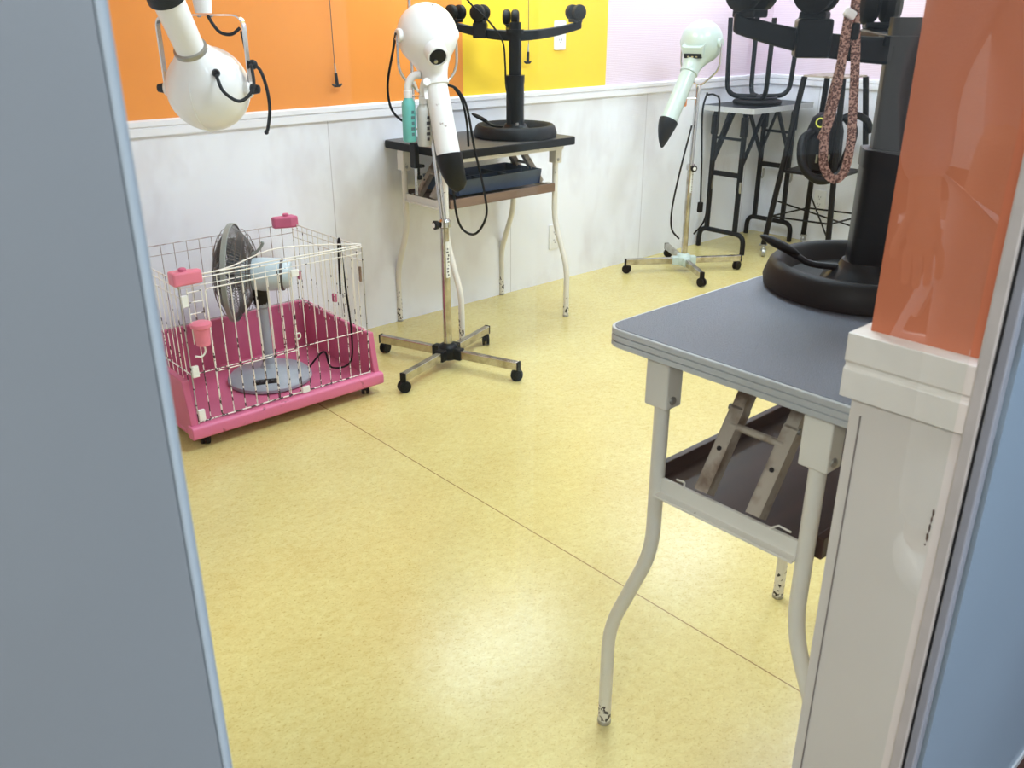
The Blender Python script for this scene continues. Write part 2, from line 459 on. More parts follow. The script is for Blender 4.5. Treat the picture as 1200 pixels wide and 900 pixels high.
# rails: a lower band and a lip above it
def rail(name, a, b, outn, z0=.846, label=None):
    a = V(a); b = V(b); n = V(outn)
    d = (b-a).normalized()
    prof = [(0, 0), (.012, 0), (.012, .024), (.009, .026), (.009, .029), (.014, .031), (.014, .046), (0, .051)]
    mb = MB().prism3(prof, a+V((0, 0, z0)), n, V((0, 0, 1)), d, (b-a).length)
    return struct(name, mb, M['white_trim'], label, smooth=False)
rail('trim_1', (XL, 3.0, 0), (4.6, 3.0, 0), (0, -1, 0), label='white moulded chair rail along the back wall')
rail('trim_2', (4.6, 3.0, 0), (4.6, .39, 0), (-1, 0, 0), label='white moulded chair rail along the right wall')
# the short orange wall at the near right: face x = .905
SX = .914; SY0 = .285; SY1 = .448
mb = MB().box(((SX+.06), (SY0+SY1-.010)/2, .41), (.12, SY1-.010-SY0, .82))
struct('wall_front', mb, M['stub_white'], 'short wall end, white boards below', smooth=False, bevel=.002)
mb = MB().box(((SX+.064), (SY0+SY1-.012)/2, (.888+H_CEIL)/2), (.104, SY1-.012-SY0-.004, H_CEIL-.888))
struct('wall_front_upper', mb, M['stub_orange'], 'orange upper part of the short wall end', smooth=False)
mb = MB().box((SX+.056, (SY0+SY1)/2, .863), (.136, SY1-SY0, .05))
mb.box((SX+.058, (SY0+SY1-.006)/2, .836), (.13, SY1-.004-SY0, .004))
cap = struct('trim_3', MB().prism3([(-.012, .812), (-.012, .846), (-.008, .849), (-.008, .853), (-.012, .856), (-.012, .889), (.132, .889), (.132, .812)], (SX, SY0, 0), V((1, 0, 0)), V((0, 0, 1)), V((0, 1, 0)), SY1-SY0), M['cream_trim'], 'cream moulded cap on the short wall end', smooth=False, bevel=.0012)
struct('trim_4', MB().box((SX-.0004, SY1-.0245, .400), (.002, .0016, .78)), M['joint'], 'dark joint line on the white boards of the short wall end', smooth=False)
rs = MB()
for y_, z_, h_, w_ in ((.3232, .706, .010, .0014), (.3236, .697, .009, .0011), (.3238, .686, .012, .0012), (.3243, .674, .012, .0015), (.3250, .664, .003, .0010)):
    rs.prism3([(-w_, 0), (-w_*.3, -h_*.5), (w_*.8, -h_*.2), (w_, h_*.3), (w_*.2, h_*.55), (-w_*.7, h_*.3)], (SX-.0002, y_, z_), V((0, 1, 0)), V((0, 0, 1)), V((-1, 0, 0)), .0004)
struct('trim_5', rs, M['rust'], 'small brown chips in the white boards of the short wall end', smooth=False)
# near wall beyond the short wall (room side), its metal clad corridor face
struct('wall_near', MB().box((2.82, .375, H_CEIL/2), (3.56, .02, H_CEIL)), M['white_trim'], 'near side wall of the room', smooth=False)
struct('wall_corridor_cladding', flat([(.916, .275), (4.6, .352), (4.6, .364), (1.04, .364), (1.04, .283), (.916, .283)], .004, H_CEIL-.004), M['blue_panel'], 'blue grey metal cladding at the right edge', smooth=False)
struct('baseboard_corridor', flat([(.93, .272), (4.6, .349), (4.6, .352), (.93, .2752)], .0, .014), M['alu'], 'thin bright metal strip at the foot of the cladding', smooth=False)
# glass screen with its posts
win = bpy.data.objects.new('window_1', None); C.objects.link(win); win.location = G0; tag(win, 'clear glass screen in a worn metal frame', None, None, 'structure')
rotg = Matrix.Rotation(math.radians(34), 3, 'Z')
ctr = (G0+G1)/2
MB().box(ctr+V((0, 0, 1.10)), (.005, 1.27, 2.12), rotg).build('pane', M['glass'], win, smooth=False)
fr = MB()
fr.box(ctr+V((0, 0, .018)), (.03, 1.29, .036), rotg)
fr.box(ctr+V((0, 0, 2.18)), (.04, 1.29, .06), rotg)
fr.box(ctr+V((0, 0, 2.265)), (.03, 1.29, .11), rotg)
fr.build('frame', M['alu_worn'], win, smooth=False, bevel=.002)
MB().box(V((.887, .2940, 1.13)), (.014, .0142, 2.26)).build('stile', M['alu_worn'], win, smooth=False, bevel=.0025)
MB().box(V((.889, .2856, 1.13)), (.012, .0028, 2.26)).build('seal', M['seal'], win, smooth=False)
MB().box(V((.888, .2790, 1.13)), (.014, .0104, 2.26)).build('jamb', M['jamb_grey'], win, smooth=False, bevel=.002)
MB().box(G1+V((0, 0, 1.15)), (.05, .05, 2.3), rotg).build('stile', M['alu_worn'], win, smooth=False, bevel=.003)
# the grey door leaf standing open very near at the left
E = V((.170, .492, 0)); dl = V((-.97, .243, 0)).normalized(); dn = V((dl.y, -dl.x, 0))
mb = MB().prism3(rrect(.009, 0, .62, .036, .001, 2), E+V((0, 0, .01)), dl, dn, V((0, 0, 1)), 2.1)
dr_ = struct('door_1', mb, M['grey_door'], 'grey door leaf filling the left edge', ang=25, origin=E)
MB().prism3(rrect(.002, -.001, .0088, .037, .0033, 7), E+V((0, 0, .01)), dl, dn, V((0, 0, 1)), 2.1).build('edge_strip', M['door_edge_glint'], dr_, ang=25)  # paler strip colour paints the corridor light caught on the door edge
# corridor shell
ZD = .50
struct('wall_corridor_back', MB().box((-2.65, .2, (H_CEIL+ZD)/2), (.1, 5.8, H_CEIL-ZD)), M['corridor_wall'], 'pale corridor wall behind', smooth=False)
struct('wall_corridor_dado', MB().box((-2.65, .2, ZD/2), (.1, 5.8, ZD)), M['corridor_low'], 'brown dado of the corridor wall', smooth=False)
struct('wall_corridor_side', MB().box((1.0, -2.65, (H_CEIL+ZD)/2), (7.2, .1, H_CEIL-ZD)), M['corridor_pale'], 'pale corridor side wall', smooth=False)
struct('wall_corridor_side_dado', MB().box((1.0, -2.65, ZD/2), (7.2, .1, ZD)), M['corridor_low'], 'brown dado of the corridor side wall', smooth=False)
struct('wall_corridor_end', MB().box((4.65, -1.15, H_CEIL/2), (.1, 2.9, H_CEIL)), M['corridor_wall'], 'corridor end wall', smooth=False)
struct('wall_corridor_left', MB().box((-1.2, 3.05, H_CEIL/2), (2.7, .1, H_CEIL)), M['corridor_wall'], 'corridor left wall', smooth=False)

# ------------------------------------------------------------------ lights (room ceiling fixtures, plus added hanging and corridor lamps)
def area(name, loc, sx, sy, power, col=(1, .97, .93), rot=(0, 0, 0)):
    l = bpy.data.lights.new(name, 'AREA'); l.shape = 'RECTANGLE'; l.size = sx; l.size_y = sy; l.energy = power; l.color = col
    o = bpy.data.objects.new(name, l); C.objects.link(o); o.location = loc; o.rotation_euler = rot; return o
def fixture(loc, sx, sy, z, power, label, col):
    t = thing('ceiling_light', (loc[0], loc[1], H_CEIL), label, 'lamp', 'ceiling lights')
    x, y = loc
    MB().box((x, y, z+.035), (sx+.06, sy+.06, .04)).build('housing', M['white_plastic'], t, smooth=False, bevel=.004)
    MB().box((x, y, z+.010), (sx, sy, .012)).build('diffuser', M['lamp'], t, smooth=False, bevel=.003)
    if z < H_CEIL-.08:
        for k in (-1, 1): MB().tube([(x+k*sx*.3, y, z+.05), (x+k*sx*.3, y, H_CEIL)], .006, 8).build('hanging_rod', M['chrome'], t)
    area('ceiling_light_lamp', (x, y, z), sx, sy, power, col)
COOL = (.80, .95, 1.12)
fixture((2.38, 2.80), .80, .30, 1.82, 9.0, 'added low hanging light for the floor highlight, above the black topped table', COOL)  # unseen lamp added, hung low so its reflection makes the floor highlight
fixture((3.85, 2.72), .70, .30, 1.85, 6.3, 'added low hanging light for the floor highlight, nearest the room corner', COOL)  # second added lamp, placed for the floor highlight further right
fixture((1.75, 1.45), .62, .62, H_CEIL-.06, 24, 'square ceiling light above the middle of the floor', COOL)
fixture((3.2, 1.3), .62, .62, H_CEIL-.06, 18, 'square ceiling light towards the right wall', COOL)
fixture((-1.7, -.4), 1.0, 1.0, H_CEIL-.06, 85, 'added large fill light on the corridor ceiling behind', (1.0, .98, .94))  # added fill, unseen: brightens the faces turned towards the glass
fixture((.9, -1.5), 1.0, 1.0, H_CEIL-.06, 80, 'added large fill light on the corridor ceiling at the right', COOL)  # added fill, unseen: lifts the blue cladding and the mirrored side wall

# ------------------------------------------------------------------ grooming tables
def grooming_table(loc, zt, label, top_m, edge_m, shelf_m, rim_m, enamel, grooved):
    cx, cy = loc
    t = thing('grooming_table', (cx, cy, 0), label, 'table', 'grooming tables with bent white legs')
    hx, hy, th = .320, .222, .029
    poly = rrect(cx-hx, cy-hy, cx+hx, cy+hy, .028)
    inner = rrect(cx-hx+.003, cy-hy+.003, cx+hx-.003, cy+hy-.003, .026)
    MB().prism(inner, zt-th+.001, zt+.0008).build('tabletop', top_m, t, ang=30)
    # edge band round the board
    e = MB(); n = len(poly)
    zs = ([(0, zt-th), (.0015, zt-th+.001), (.0015, zt-th+.0085), (-.0012, zt-th+.0090), (-.0012, zt-th+.0102), (.0015, zt-th+.0107), (.0015, zt-th+.0185), (-.0012, zt-th+.0190), (-.0012, zt-th+.0202), (.0015, zt-th+.0207), (.0015, zt-.0015), (.0005, zt)] if grooved
          else [(0, zt-th), (.0015, zt-th+.003), (.0015, zt-.003), (0, zt)])
    rings = []
    for o, z in zs+[(-.004, zt), (-.004, zt-th)]:
        q = rrect(cx-hx-o, cy-hy-o, cx+hx+o, cy+hy+o, .028+o)
        rings.append([V((x, y, z)) for x, y in q])
    vs = [p for r in rings for p in r]; k = len(rings)
    e.add(vs, [(i*n+j, i*n+(j+1) % n, ((i+1) % k)*n+(j+1) % n, ((i+1) % k)*n+j) for i in range(k) for j in range(n)])
    e.build('edge_band', edge_m, t, ang=25)
    zu = zt-th
    lx = .287; ly = .130
    for sy in (-1, 1): MB().box((cx, cy+sy*(hy-.028), zu-.008), (2*lx-.05, .018, .018)).build('under_rail', enamel, t, smooth=False, bevel=.001)
    for sx in (-1, 1):
        x = cx+sx*lx
        for sy in (-1, 1):
            y = cy+sy*ly
            sk = MB()
            sk.box((x, y, zu-.040), (.036, .042, .080))
            so = sk.build('leg_socket', enamel, t, smooth=False, bevel=.003)
            MB().lathe([(.0065, 0), (.0065, .002), (.004, .004)], (x-.004, y-.021*1, zu-.066), (0, -1, 0), 12).build('bolt', M['steel'], so)
            pts = fillet([(x, y, zu-.06), (x, y, .415), (x, y+sy*.082, .215), (x, y+sy*.082, .0)], .05, 8)
            MB().tube(pts, .0118, 16).build('leg', enamel, t)
            MB().lathe([(.0122, .0), (.0128, .003), (.0128, .007), (.0118, .0085)], (x, y+sy*.082, 0), (0, 0, 1), 16).build('foot_cap', M['steel'], t)
        # end crossbar
        cb = MB().box((x-sx*.0, cy, .541), (.006, 2*ly-.018, .029)).box((x+sx*.008, cy, .529), (.02, 2*ly-.018, .004))
        for sy in (-1, 1): cb.tube([(x-.004, cy+sy*.075, .557), (x+.006, cy+sy*.082, .560), (x+.010, cy+sy*.100, .556)], .0018, 6)
        cb.build('crossbar', enamel, t, smooth=False, bevel=.0008)
        # folding struts: two channels and the rod between them
        for sy in (-1, 1):
            a = V((x, cy+sy*.045, .562)); b = V((x-sx*.125, cy+sy*.045, zu))
            mid = a.lerp(b, .58)
            st = MB()
            d = (b-a).normalized(); side = V((0, 1, 0)); nn = side.cross(d).normalized()
            if nn.z < 0: nn = -nn
            for p, q, w in ((a, mid+d*.004, .021), (mid, b, .018)):
                st.bar(p+nn*.004, q+nn*.004, w, .002, nn)
                for ss in (-1, 1): st.bar(p+side*ss*w/2-nn*.006, q+side*ss*w/2-nn*.006, .002, .022, nn)
            so = st.build('strut', M['strut'], t, smooth=False)
            for uu in (.30, .72): MB().lathe([(.0038, 0), (.0038, .002)], a.lerp(b, uu)+nn*.0046, nn, 10).build('rivet', M['black_steel'], so)
            MB().lathe([(.005, 0), (.005, .004)], mid+side*(.011*sy), side*sy, 10).build('pivot', M['steel'], so)
        m0 = V((x, cy, .562)).lerp(V((x-sx*.125, cy, zu)), .47)
        MB().tube([m0+V((0, -.045, 0)), m0+V((0, .045, 0))], .006, 10).build('strut_rod', M['strut'], t)
    # shelf with a raised rim
    MB().box((cx, cy, .537), (2*lx-.03, 2*ly+.01, .012)).build('shelf', shelf_m, t, smooth=False, bevel=.001)
    for sy in (-1, 1): MB().box((cx, cy+sy*(ly+.010), .548), (2*lx-.03, .012, .034)).build('shelf_rim', rim_m, t, smooth=False, bevel=.0015)
    return t
NT = (1.260, .625); NZ = .785
BT = (2.310, 2.785); BZ = .755
grooming_table(NT, NZ, 'white legged grooming table with grey rubber top and bright metal edge, nearest', M['grey_top'], M['alu'], M['dark_wood'], M['dark_wood'], M['enamel'], True)
grooming_table(BT, BZ, 'white legged grooming table with black top against the back wall', M['black_top'], M['black_edge'], M['mid_wood'], M['mid_wood'], M['enamel_far'], False)

# ------------------------------------------------------------------ round based dog stands on the tables
def dog_stand(c, z, az, label, m_dark):
    x, y = c
    t = thing('grooming_stand', (x, y, z), label, 'grooming stand', 'black round based grooming stands')
    o = (x, y, z)
    MB().lathe([(.158, 0), (.166, .004), (.168, .016), (.160, .040), (.152, .048), (.144, .048), (.136, .040), (.126, .018), (.06, .014), (.0005, .014)], o, (0, 0, 1), 56).build('base_dish', M['rubber'], t, ang=50)
    d = V((math.cos(az), math.sin(az), 0)); s = V((-d.y, d.x, 0))
    def rr(w, r): return rrect(-w/2, -w/2, w/2, w/2, r, 4)
    hub = MB().lathe([(.075, .012), (.07, .022), (.05, .034), (.042, .05)], o, (0, 0, 1), 28)
    hub.build('hub', m_dark, t)
    MB().prism3(rr(.068, .014), V(o)+V((0, 0, .045)), d, s, V((0, 0, 1)), .185).build('sleeve', m_dark, t, ang=30)
    MB().prism3(rr(.072, .015), V(o)+V((0, 0, .205)), d, s, V((0, 0, 1)), .028).build('collar', m_dark, t, ang=30)
    MB().prism3(rr(.047, .010), V(o)+V((0, 0, .225)), d, s, V((0, 0, 1)), .165).build('column', m_dark, t, ang=30)
    cp = MB().prism3(rr(.044, .010), V(o)+V((0, 0, .392)), d, s, V((0, 0, 1)), .034)
    cp.prism3(rr(.066, .01), V(o)+V((0, 0, .386)), d, s, V((0, 0, 1)), .014)
    cp.build('top_cap', m_dark, t, ang=30)
    # long curved bar
    L = .255; b = MB(); pts = []
    N = 24
    def bz(u): return .378+.040*(abs(u)/L)**2
    vs = []; fs = []
    for i in range(N+1):
        u = -L+2*L*i/N; h = .040-.010*abs(u)/L; w = .046-.012*abs(u)/L
        for a, bb in ((-1, -1), (1, -1), (1, 1), (-1, 1)):
            vs.append(V(o)+d*u+s*(a*w/2)+V((0, 0, bz(u)+bb*h/2)))
    for i in range(N):
        for k in range(4): fs.append((i*4+k, i*4+(k+1) % 4, (i+1)*4+(k+1) % 4, (i+1)*4+k))
    fs += [(3, 2, 1, 0), tuple(N*4+k for k in range(4))]
    b.add(vs, fs).build('cross_arm', m_dark, t, bevel=.005, ang=30)
    # short arm towards the front, carrying a third pair of pads
    s2 = s if s.dot(V((-.66, -.75, 0))) > 0 else -s
    arm = MB().bar(V(o)+V((0, 0, .385)), V(o)-s2*.115+d*.030+V((0, 0, .392)), .04, .034)
    arm.build('short_arm', m_dark, t, smooth=False, bevel=.004)
    def pads(p, axis, r, gap, base):
        axis = axis.normalized()
        q = MB()
        q.box(p+V((0, 0, base/2)), (.04, .04, base), Matrix.Rotation(math.atan2(axis.y, axis.x), 3, 'Z'))
        po = q.build('pad_post', m_dark, t, smooth=False, bevel=.003)
        for k in (-1, 1):
            cc = p+axis*(k*gap)+V((0, 0, base+r*.85))
            MB().lathe([(.004, -.016), (r*.7, -.015), (r*.96, -.009), (r, 0), (r*.96, .009), (r*.7, .015), (.004, .016)], cc, axis, 26).build('roller_pad', M['rubber'], po)
    pads(V(o)+d*(L-.024)+V((0, 0, .425)), s*.8+d*.6, .028, .023, .012)
    pads(V(o)-d*(L-.024)+V((0, 0, .425)), s*.8-d*.6, .028, .023, .012)
    MB().box(V(o)+d*.135+s2*.008+V((0, 0, .396)), (.052, .062, .056), Matrix.Rotation(az, 3, 'Z')).build('slider_block', m_dark, t, smooth=False, bevel=.004)
    pads(V(o)+d*.135+s2*.008+V((0, 0, .422)), s2*.95+d*.3, .030, .024, .012)
    pads(V(o)-s2*.095+d*.026+V((0, 0, .408)), d, .029, .017, .010)
    # foot lever reaching over the dish rim
    lv = V((-.42, .55, 0)).normalized()
    p0 = V(o)+lv*.04+V((0, 0, .035))
    lever = MB().tube(spline([p0, p0+lv*.05+V((0, 0, .004)), p0+lv*.075+V((0, 0, .016)), p0+lv*.122+V((0, 0, .040))], 8), .0055, 10)
    lo = lever.build('lever', m_dark, t)
    MB().ball(p0+lv*.105+V((0, 0, .034)), (.038, .013, .008), 16, 10, Matrix.Rotation(math.atan2(lv.y, lv.x), 3, 'Z') @ Matrix.Rotation(-.42, 3, 'Y')).build('lever_grip', M['rubber'], lo)
    MB().lathe([(.024, 0), (.022, .012), (.012, .02)], p0-V((0, 0, .022)), (0, 0, 1), 18).build('lever_pivot', m_dark, lo)
    MB().box(V(o)+V((-.03, -.045, .052)), (.012, .004, .012)).build('brake_plate', M['steel'], t, smooth=False)
    return t
dog_stand((1.405, .683), NZ+.001, math.radians(127), 'black round based grooming stand on the grey topped table, partly behind the orange wall', M['blue_black'])
dog_stand((2.446, 2.735), BZ+.001, math.radians(133), 'black round based grooming stand on the black topped table', M['black_steel'])

# ------------------------------------------------------------------ dryers
RV = V((.7477, -.6641, 0))       # image right on the floor
def dryer_head(t, hc, bdir, axis, m_body, m_port, port, port_kind, R=.098, barrel_m=None, blen=.25, zb=.152, tip=(.12, .45, .020)):
    """ball housing that narrows into a barrel with a dark bent nozzle"""
    bd = V(bdir).normalized(); ax = V(axis); ax = (ax-bd*ax.dot(bd)).normalized(); nn = ax.cross(bd).normalized()
    hc = V(hc); rb = .037 if port_kind != 'none' else .0345
    prof = []
    for i in range(15):
        a = PI-(PI-(0.80 if zb > .13 else .66))*i/14; prof.append((max(.0008, R*math.sin(a)), R*math.cos(a)))
    r0, z0 = prof[-1]; sl = -.80
    for i in range(1, 9):
        u = i/8; z = z0+(zb-z0)*u
        r = r0+(rb+.004-r0)*(1-(1-u)**(1.9 if zb > .13 else 1.15))
        prof.append((r, z))
    body = MB().lathe(prof, hc, bd, 40).build('housing', m_body, t, ang=60)
    # moulded seam round the ball and two little screws
    if port_kind == 'none':
        sm = []
        for i in range(41):
            a = .75+(2*PI-1.5)*i/40; sm.append(hc+(bd*math.cos(a)+nn*math.sin(a))*(R+.0002))
        MB().tube(sm, .0016, 6).build('seam', m_body, body)
    MB().lathe([(.004, 0), (.004, .002), (.001, .003)], hc+(-bd*.72-nn*.69).normalized()*R, (-bd*.72-nn*.69), 10).build('screw', M['steel'], body)
    MB().lathe([(rb+.003, zb-.006), (rb+.006, zb-.004), (rb+.006, zb+.006), (rb+.002, zb+.008)], hc, bd, 32).build('barrel_clamp', M['steel'] if port_kind == 'none' else m_body, t)
    MB().lathe([(rb, zb-.002), (rb+.002, zb+blen), (rb-.003, zb+blen)], hc, bd, 32).build('barrel', barrel_m or M['barrel'], t)
    # nozzle, bending and flattening to a slanted tip
    nz = MB(); vs = []; fs = []; seg = 28; K = 12
    st = hc+bd*(zb-.002+blen)
    for i in range(K+1):
        u = i/K
        ce = st+bd*(.120*u)+ (nn*.0+ax*.0)
        r1 = .0445*(1-tip[0]*u**1.5)*math.sqrt(max(.12, 1-(max(0, u-.78)/.22)**2*.80)); r2 = .0445*(1-tip[1]*u**1.6)
        for k in range(seg):
            a = 2*PI*k/seg
            off = ax*(math.cos(a)*r1)+nn*(math.sin(a)*r2)
            vs.append(ce+off+nn*(.030*u*u)*port[2]+ax*(tip[2]*u*u)+bd*(-.012*u*(math.cos(a)*.5+.5)))
    for i in range(K):
        for k in range(seg): fs.append((i*seg+k, i*seg+(k+1) % seg, (i+1)*seg+(k+1) % seg, (i+1)*seg+k))
    fs += [tuple(range(seg))[::-1], tuple(K*seg+k for k in range(seg))]
    nz.add(vs, fs).build('nozzle', M['black_plastic'], t)
    # pivots
    for k in (-1, 1):
        pv = MB().lathe([(.017, R-.012), (.021, R-.004), (.021, R+.008), (.018, R+.011), (.0005, R+.011)], hc, ax*k, 20)
        pv.build('pivot_cap', m_body, t)
    if port_kind == 'round':
        pd = V(port[0]).normalized(); base = hc+pd*(R-.012)
        pb = MB().lathe([(.036, 0), (.035, .024), (.033, .046), (.028, .048), (.027, .040)], base, pd, 30, cap=False).build('control_boss', m_body, t)
        MB().lathe([(.0285, .020), (.0275, .044), (.020, .047), (.0005, .046)], base, pd, 28).build('dial', M['black_plastic'], pb)
        _, s1, u1 = frame_from(pd)
        MB().lathe([(.006, .045), (.006, .052), (.001, .053)], base+s1*.006-u1*.014, pd, 12).build('button', M['steel'], pb)
    elif port_kind == 'flat':
        pd = V(port[0]).normalized(); f, s1, u1 = frame_from(pd)
        base = hc+pd*(R-.022)
        poly = [(-.052, .030), (-.040, .024), (.040, .024), (.052, .030), (.046, -.022), (-.046, -.022)]
        pb = MB().prism3(poly, base, s1, u1, f, .036).build('control_boss', m_body, t, smooth=False, bevel=.004)
        q = MB().box((0, 0, 0), (.084, .020, .008))
        rm = Matrix((s1, u1, f)).transposed()
        MB().box(base+f*.034-u1*.016, (.086, .022, .010), rm).build('switch_slot', M['black_plastic'], pb, smooth=False, bevel=.002)
        for k in (-1, 0, 1): MB().box(base+f*.040-u1*.017+s1*(k*.02), (.010, .006, .006), rm).build('switch', M['chrome'], pb, smooth=False)
    return bd, ax, nn

def caster(parent, p, name='caster', r=.019, yaw=0.0, m=None):
    p = V(p); q = MB()
    d = V((math.cos(yaw), math.sin(yaw), 0)); s = V((-d.y, d.x, 0))
    for k in (-1, 1): q.lathe([(r*.55, -.006), (r*.95, -.005), (r, 0), (r*.95, .005), (r*.55, .006)], p+V((0, 0, r))+s*(k*.008)-d*.006, s, 18)
    q.tube([p+V((0, 0, r))-d*.006-s*.010, p+V((0, 0, r))-d*.006+s*.010], r*.4, 8)
    q.bar(p+V((0, 0, r*1.1)), p+V((0, 0, r*2.35)), .012, .012)
    return q.build(name, m or M['rubber'], parent)

def stand_dryer(c, zh, label, a0, alen, bdir, axis, m_body, hub_m, port, port_kind, pole_j, lean, with_sticker=True, blen=.25, tip=(.12, .45, .020)):
    x, y = c
    t = thing('stand_dryer', (x, y, 0), label, 'pet dryer', 'white stand dryers on castered bases')
    for k in range(4):
        a = a0+k*PI/2; d = V((math.cos(a), math.sin(a), 0))
        L = alen[k]
        leg = MB().bar(V((x, y, .058))+d*.03, V((x, y, .058))+d*L, .022, .032)
        lo = leg.build('base_arm', M['chrome_old'], t, smooth=False, bevel=.003)
        MB().box(V((x, y, .058))+d*(L+.002), (.006, .024, .034), Matrix.Rotation(a, 3, 'Z')).build('end_cap', M['rubber'], lo, smooth=False, bevel=.002)
        caster(lo, V((x, y, 0))+d*(L-.012), r=.0222, yaw=a+.6+k)
    hb = MB()
    hb.lathe([(.034, .034), (.038, .042), (.038, .076), (.030, .088), (.018, .094)], (x, y, 0), (0, 0, 1), 24)
    for k in range(4):
        a = a0+k*PI/2; d = V((math.cos(a), math.sin(a), 0)); hb.bar(V((x, y, .058))+d*.02, V((x, y, .058))+d*.062, .034, .042)
    hb.build('hub', hub_m, t, bevel=.004)
    top = V((x, y, 0))+V(lean)
    MB().tube([(x, y, .08), (x, y, pole_j)], .0155, 18).build('pole', M['chrome_old'], t)
    zt = zh-.20
    MB().tube([(x, y, pole_j-.02), (top.x, top.y, zt)], .0115, 16).build('inner_pole', M['chrome'], t)
    MB().lathe([(.017, -.014), (.022, -.010), (.022, .010), (.015, .018)], (x, y, pole_j), (0, 0, 1), 20).build('clamp_collar', M['chrome'], t)
    kd = V((-.6, -.8, 0)) if with_sticker else V((-.45, -.9, 0))
    kd = (kd*.55-RV*.8).normalized() if with_sticker else kd.normalized()
    kn = MB().lathe([(.006, .015), (.006, .026), (.015, .028), (.016, .040), (.010, .043)], (x, y, pole_j), kd, 18).build('clamp_knob', M['black_plastic'], t)
    MB().lathe([(.0085, .0425), (.0085, .0445), (.0005, .0447)], (x, y, pole_j), kd, 16).build('knob_disc', M['white_plastic'], kn)
    if True:
        # paper label wound on the pole
        lab = MB(); vs = []; fs = []
        n = 7
        for i in range(n):
            a = math.radians(-150+12*i+30) if with_sticker else math.radians(-128+12*i)
            for z in (.345, .475) if with_sticker else (.40, .51): vs.append(V((x+.0159*math.cos(a), y+.0159*math.sin(a), z)))
        fs = [(2*i, 2*i+2, 2*i+3, 2*i+1) for i in range(n-1)]
        so = lab.add(vs, fs).build('label', M['paper'], t)
        pr = MB()
        for i in range(9):
            a = math.radians(-150+30+36+random.uniform(-14, 14)) if with_sticker else math.radians(-128+36)
            z = (.355 if with_sticker else .405)+i*.0118
            d = V((math.cos(a), math.sin(a), 0)); s = V((-d.y, d.x, 0))
            pr.box(V((x, y, z))+d*.0166, (.0006, random.uniform(.004, .009), random.uniform(.004, .008)), Matrix.Rotation(a, 3, 'Z'))
        pr.build('print', M['print_dark'], so, smooth=False)
    hc = V((top.x, top.y, zh))
    bd, ax, nn = dryer_head(t, hc, bdir, axis, m_body, M['black_plastic'], port, port_kind, blen=blen, tip=tip, barrel_m=None if with_sticker else m_body)
    # yoke
    w = .108
    back = V((-.0, 0, 0))
    p = [hc-ax*w+V((0, 0, .0)), hc-ax*w+V((0, 0, -.115)), V((top.x, top.y, zt+.0)), hc+ax*w+V((0, 0, -.115)), hc+ax*w]
    MB().tube(fillet(p, .04, 8), .0048, 10).build('yoke', M['chrome'], t)
    MB().lathe([(.014, -.012), (.015, 0), (.012, .014)], (top.x, top.y, zt), (0, 0, 1), 16).build('yoke_socket', M['chrome'], t)
    return t, hc, bd, ax, nn

MC = (1.855, 2.445); TV = V((-.604, -.797, 0))   # towards the viewer
def mixdir(r, tv, u, T=TV, R_=None):
    T = V(T).normalized(); R1 = V((-T.y, T.x, 0)); 
    if R1.dot(RV) < 0: R1 = -R1
    return R1*r+T*tv+V((0, 0, u))
bd_m = mixdir(.150, .27, -.94)
hd = V((bd_m.x, bd_m.y, 0)); ax_m = V((-hd.y, hd.x, 0)).normalized()
if ax_m.dot(RV) < 0: ax_m = -ax_m
md, m_hc, m_bd, m_ax, m_nn = stand_dryer(MC, 1.150, 'white stand dryer with a round dial standing before the black topped table', math.radians(19.5), (.285, .305, .285, .295),
    bd_m, ax_m, M['white_plastic'], M['black_plastic'], (mixdir(.25, .85, -.47), 0, 1), 'round', .536, (-.030, .022, 0), True, .232, (.30, .62, .038))
T2 = V((-.797, -.604, 0))
bd_r = mixdir(-.30, .45, -.82, T2)
hd = V((bd_r.x, bd_r.y, 0)); ax_r = V((-hd.y, hd.x, 0)).normalized()
if ax_r.dot(RV) < 0: ax_r = -ax_r
RC = (3.553, 2.690)
rd, r_hc, r_bd, r_ax, r_nn = stand_dryer(RC, 1.088, 'pale green tinted stand dryer with a flat switch box, left of the corner', math.radians(-34.0), (.300, .292, .300, .285),
    bd_r, ax_r, M['dryer_green'], M['dryer_green'], (mixdir(-.33, .85, -.36, T2), 0, 1), 'flat', .520, (.018, .006, 0), False, .25, (.75, .80, .0))

def cord(parent, pts, r=.0042, name='power_cord', n=8, m=None):
    return MB().tube(spline(pts, n), r, 8).build(name, m or M['rubber'], parent)
def off(base, r, t, z, T=TV):
    T = V(T).normalized(); R1 = V((-T.y, T.x, 0))
    if R1.dot(RV) < 0: R1 = -R1
    return V((base[0], base[1], 0))+R1*r+T*t+V((0, 0, z))
# cords of the middle dryer: left loop and right drop
cord(md, [m_hc-m_ax*.112+V((0, 0, .005)), off(MC, -.150, -.02, 1.10), off(MC, -.172, -.02, 1.00), off(MC, -.165, -.01, .925), off(MC, -.13, 0, .885), off(MC, -.095, 0, .885)])
cord(md, [off(MC, .02, .02, 1.00), off(MC, .055, .035, .985), off(MC, .085, .04, .93), off(MC, .108, .03, .80), off(MC, .140, .03, .65), off(MC, .145, .03, .565), off(MC, .105, .03, .505), off(MC, .055, .03, .535), off(MC, .035, .02, .64), off(MC, .03, .02, .80), off(MC, .03, .01, .93)])
cord(md, [off(MC, .045, .03, .992), off(MC, .07, .02, .95), off(MC, .085, .02, .88), off(MC, .09, .0, .80)])
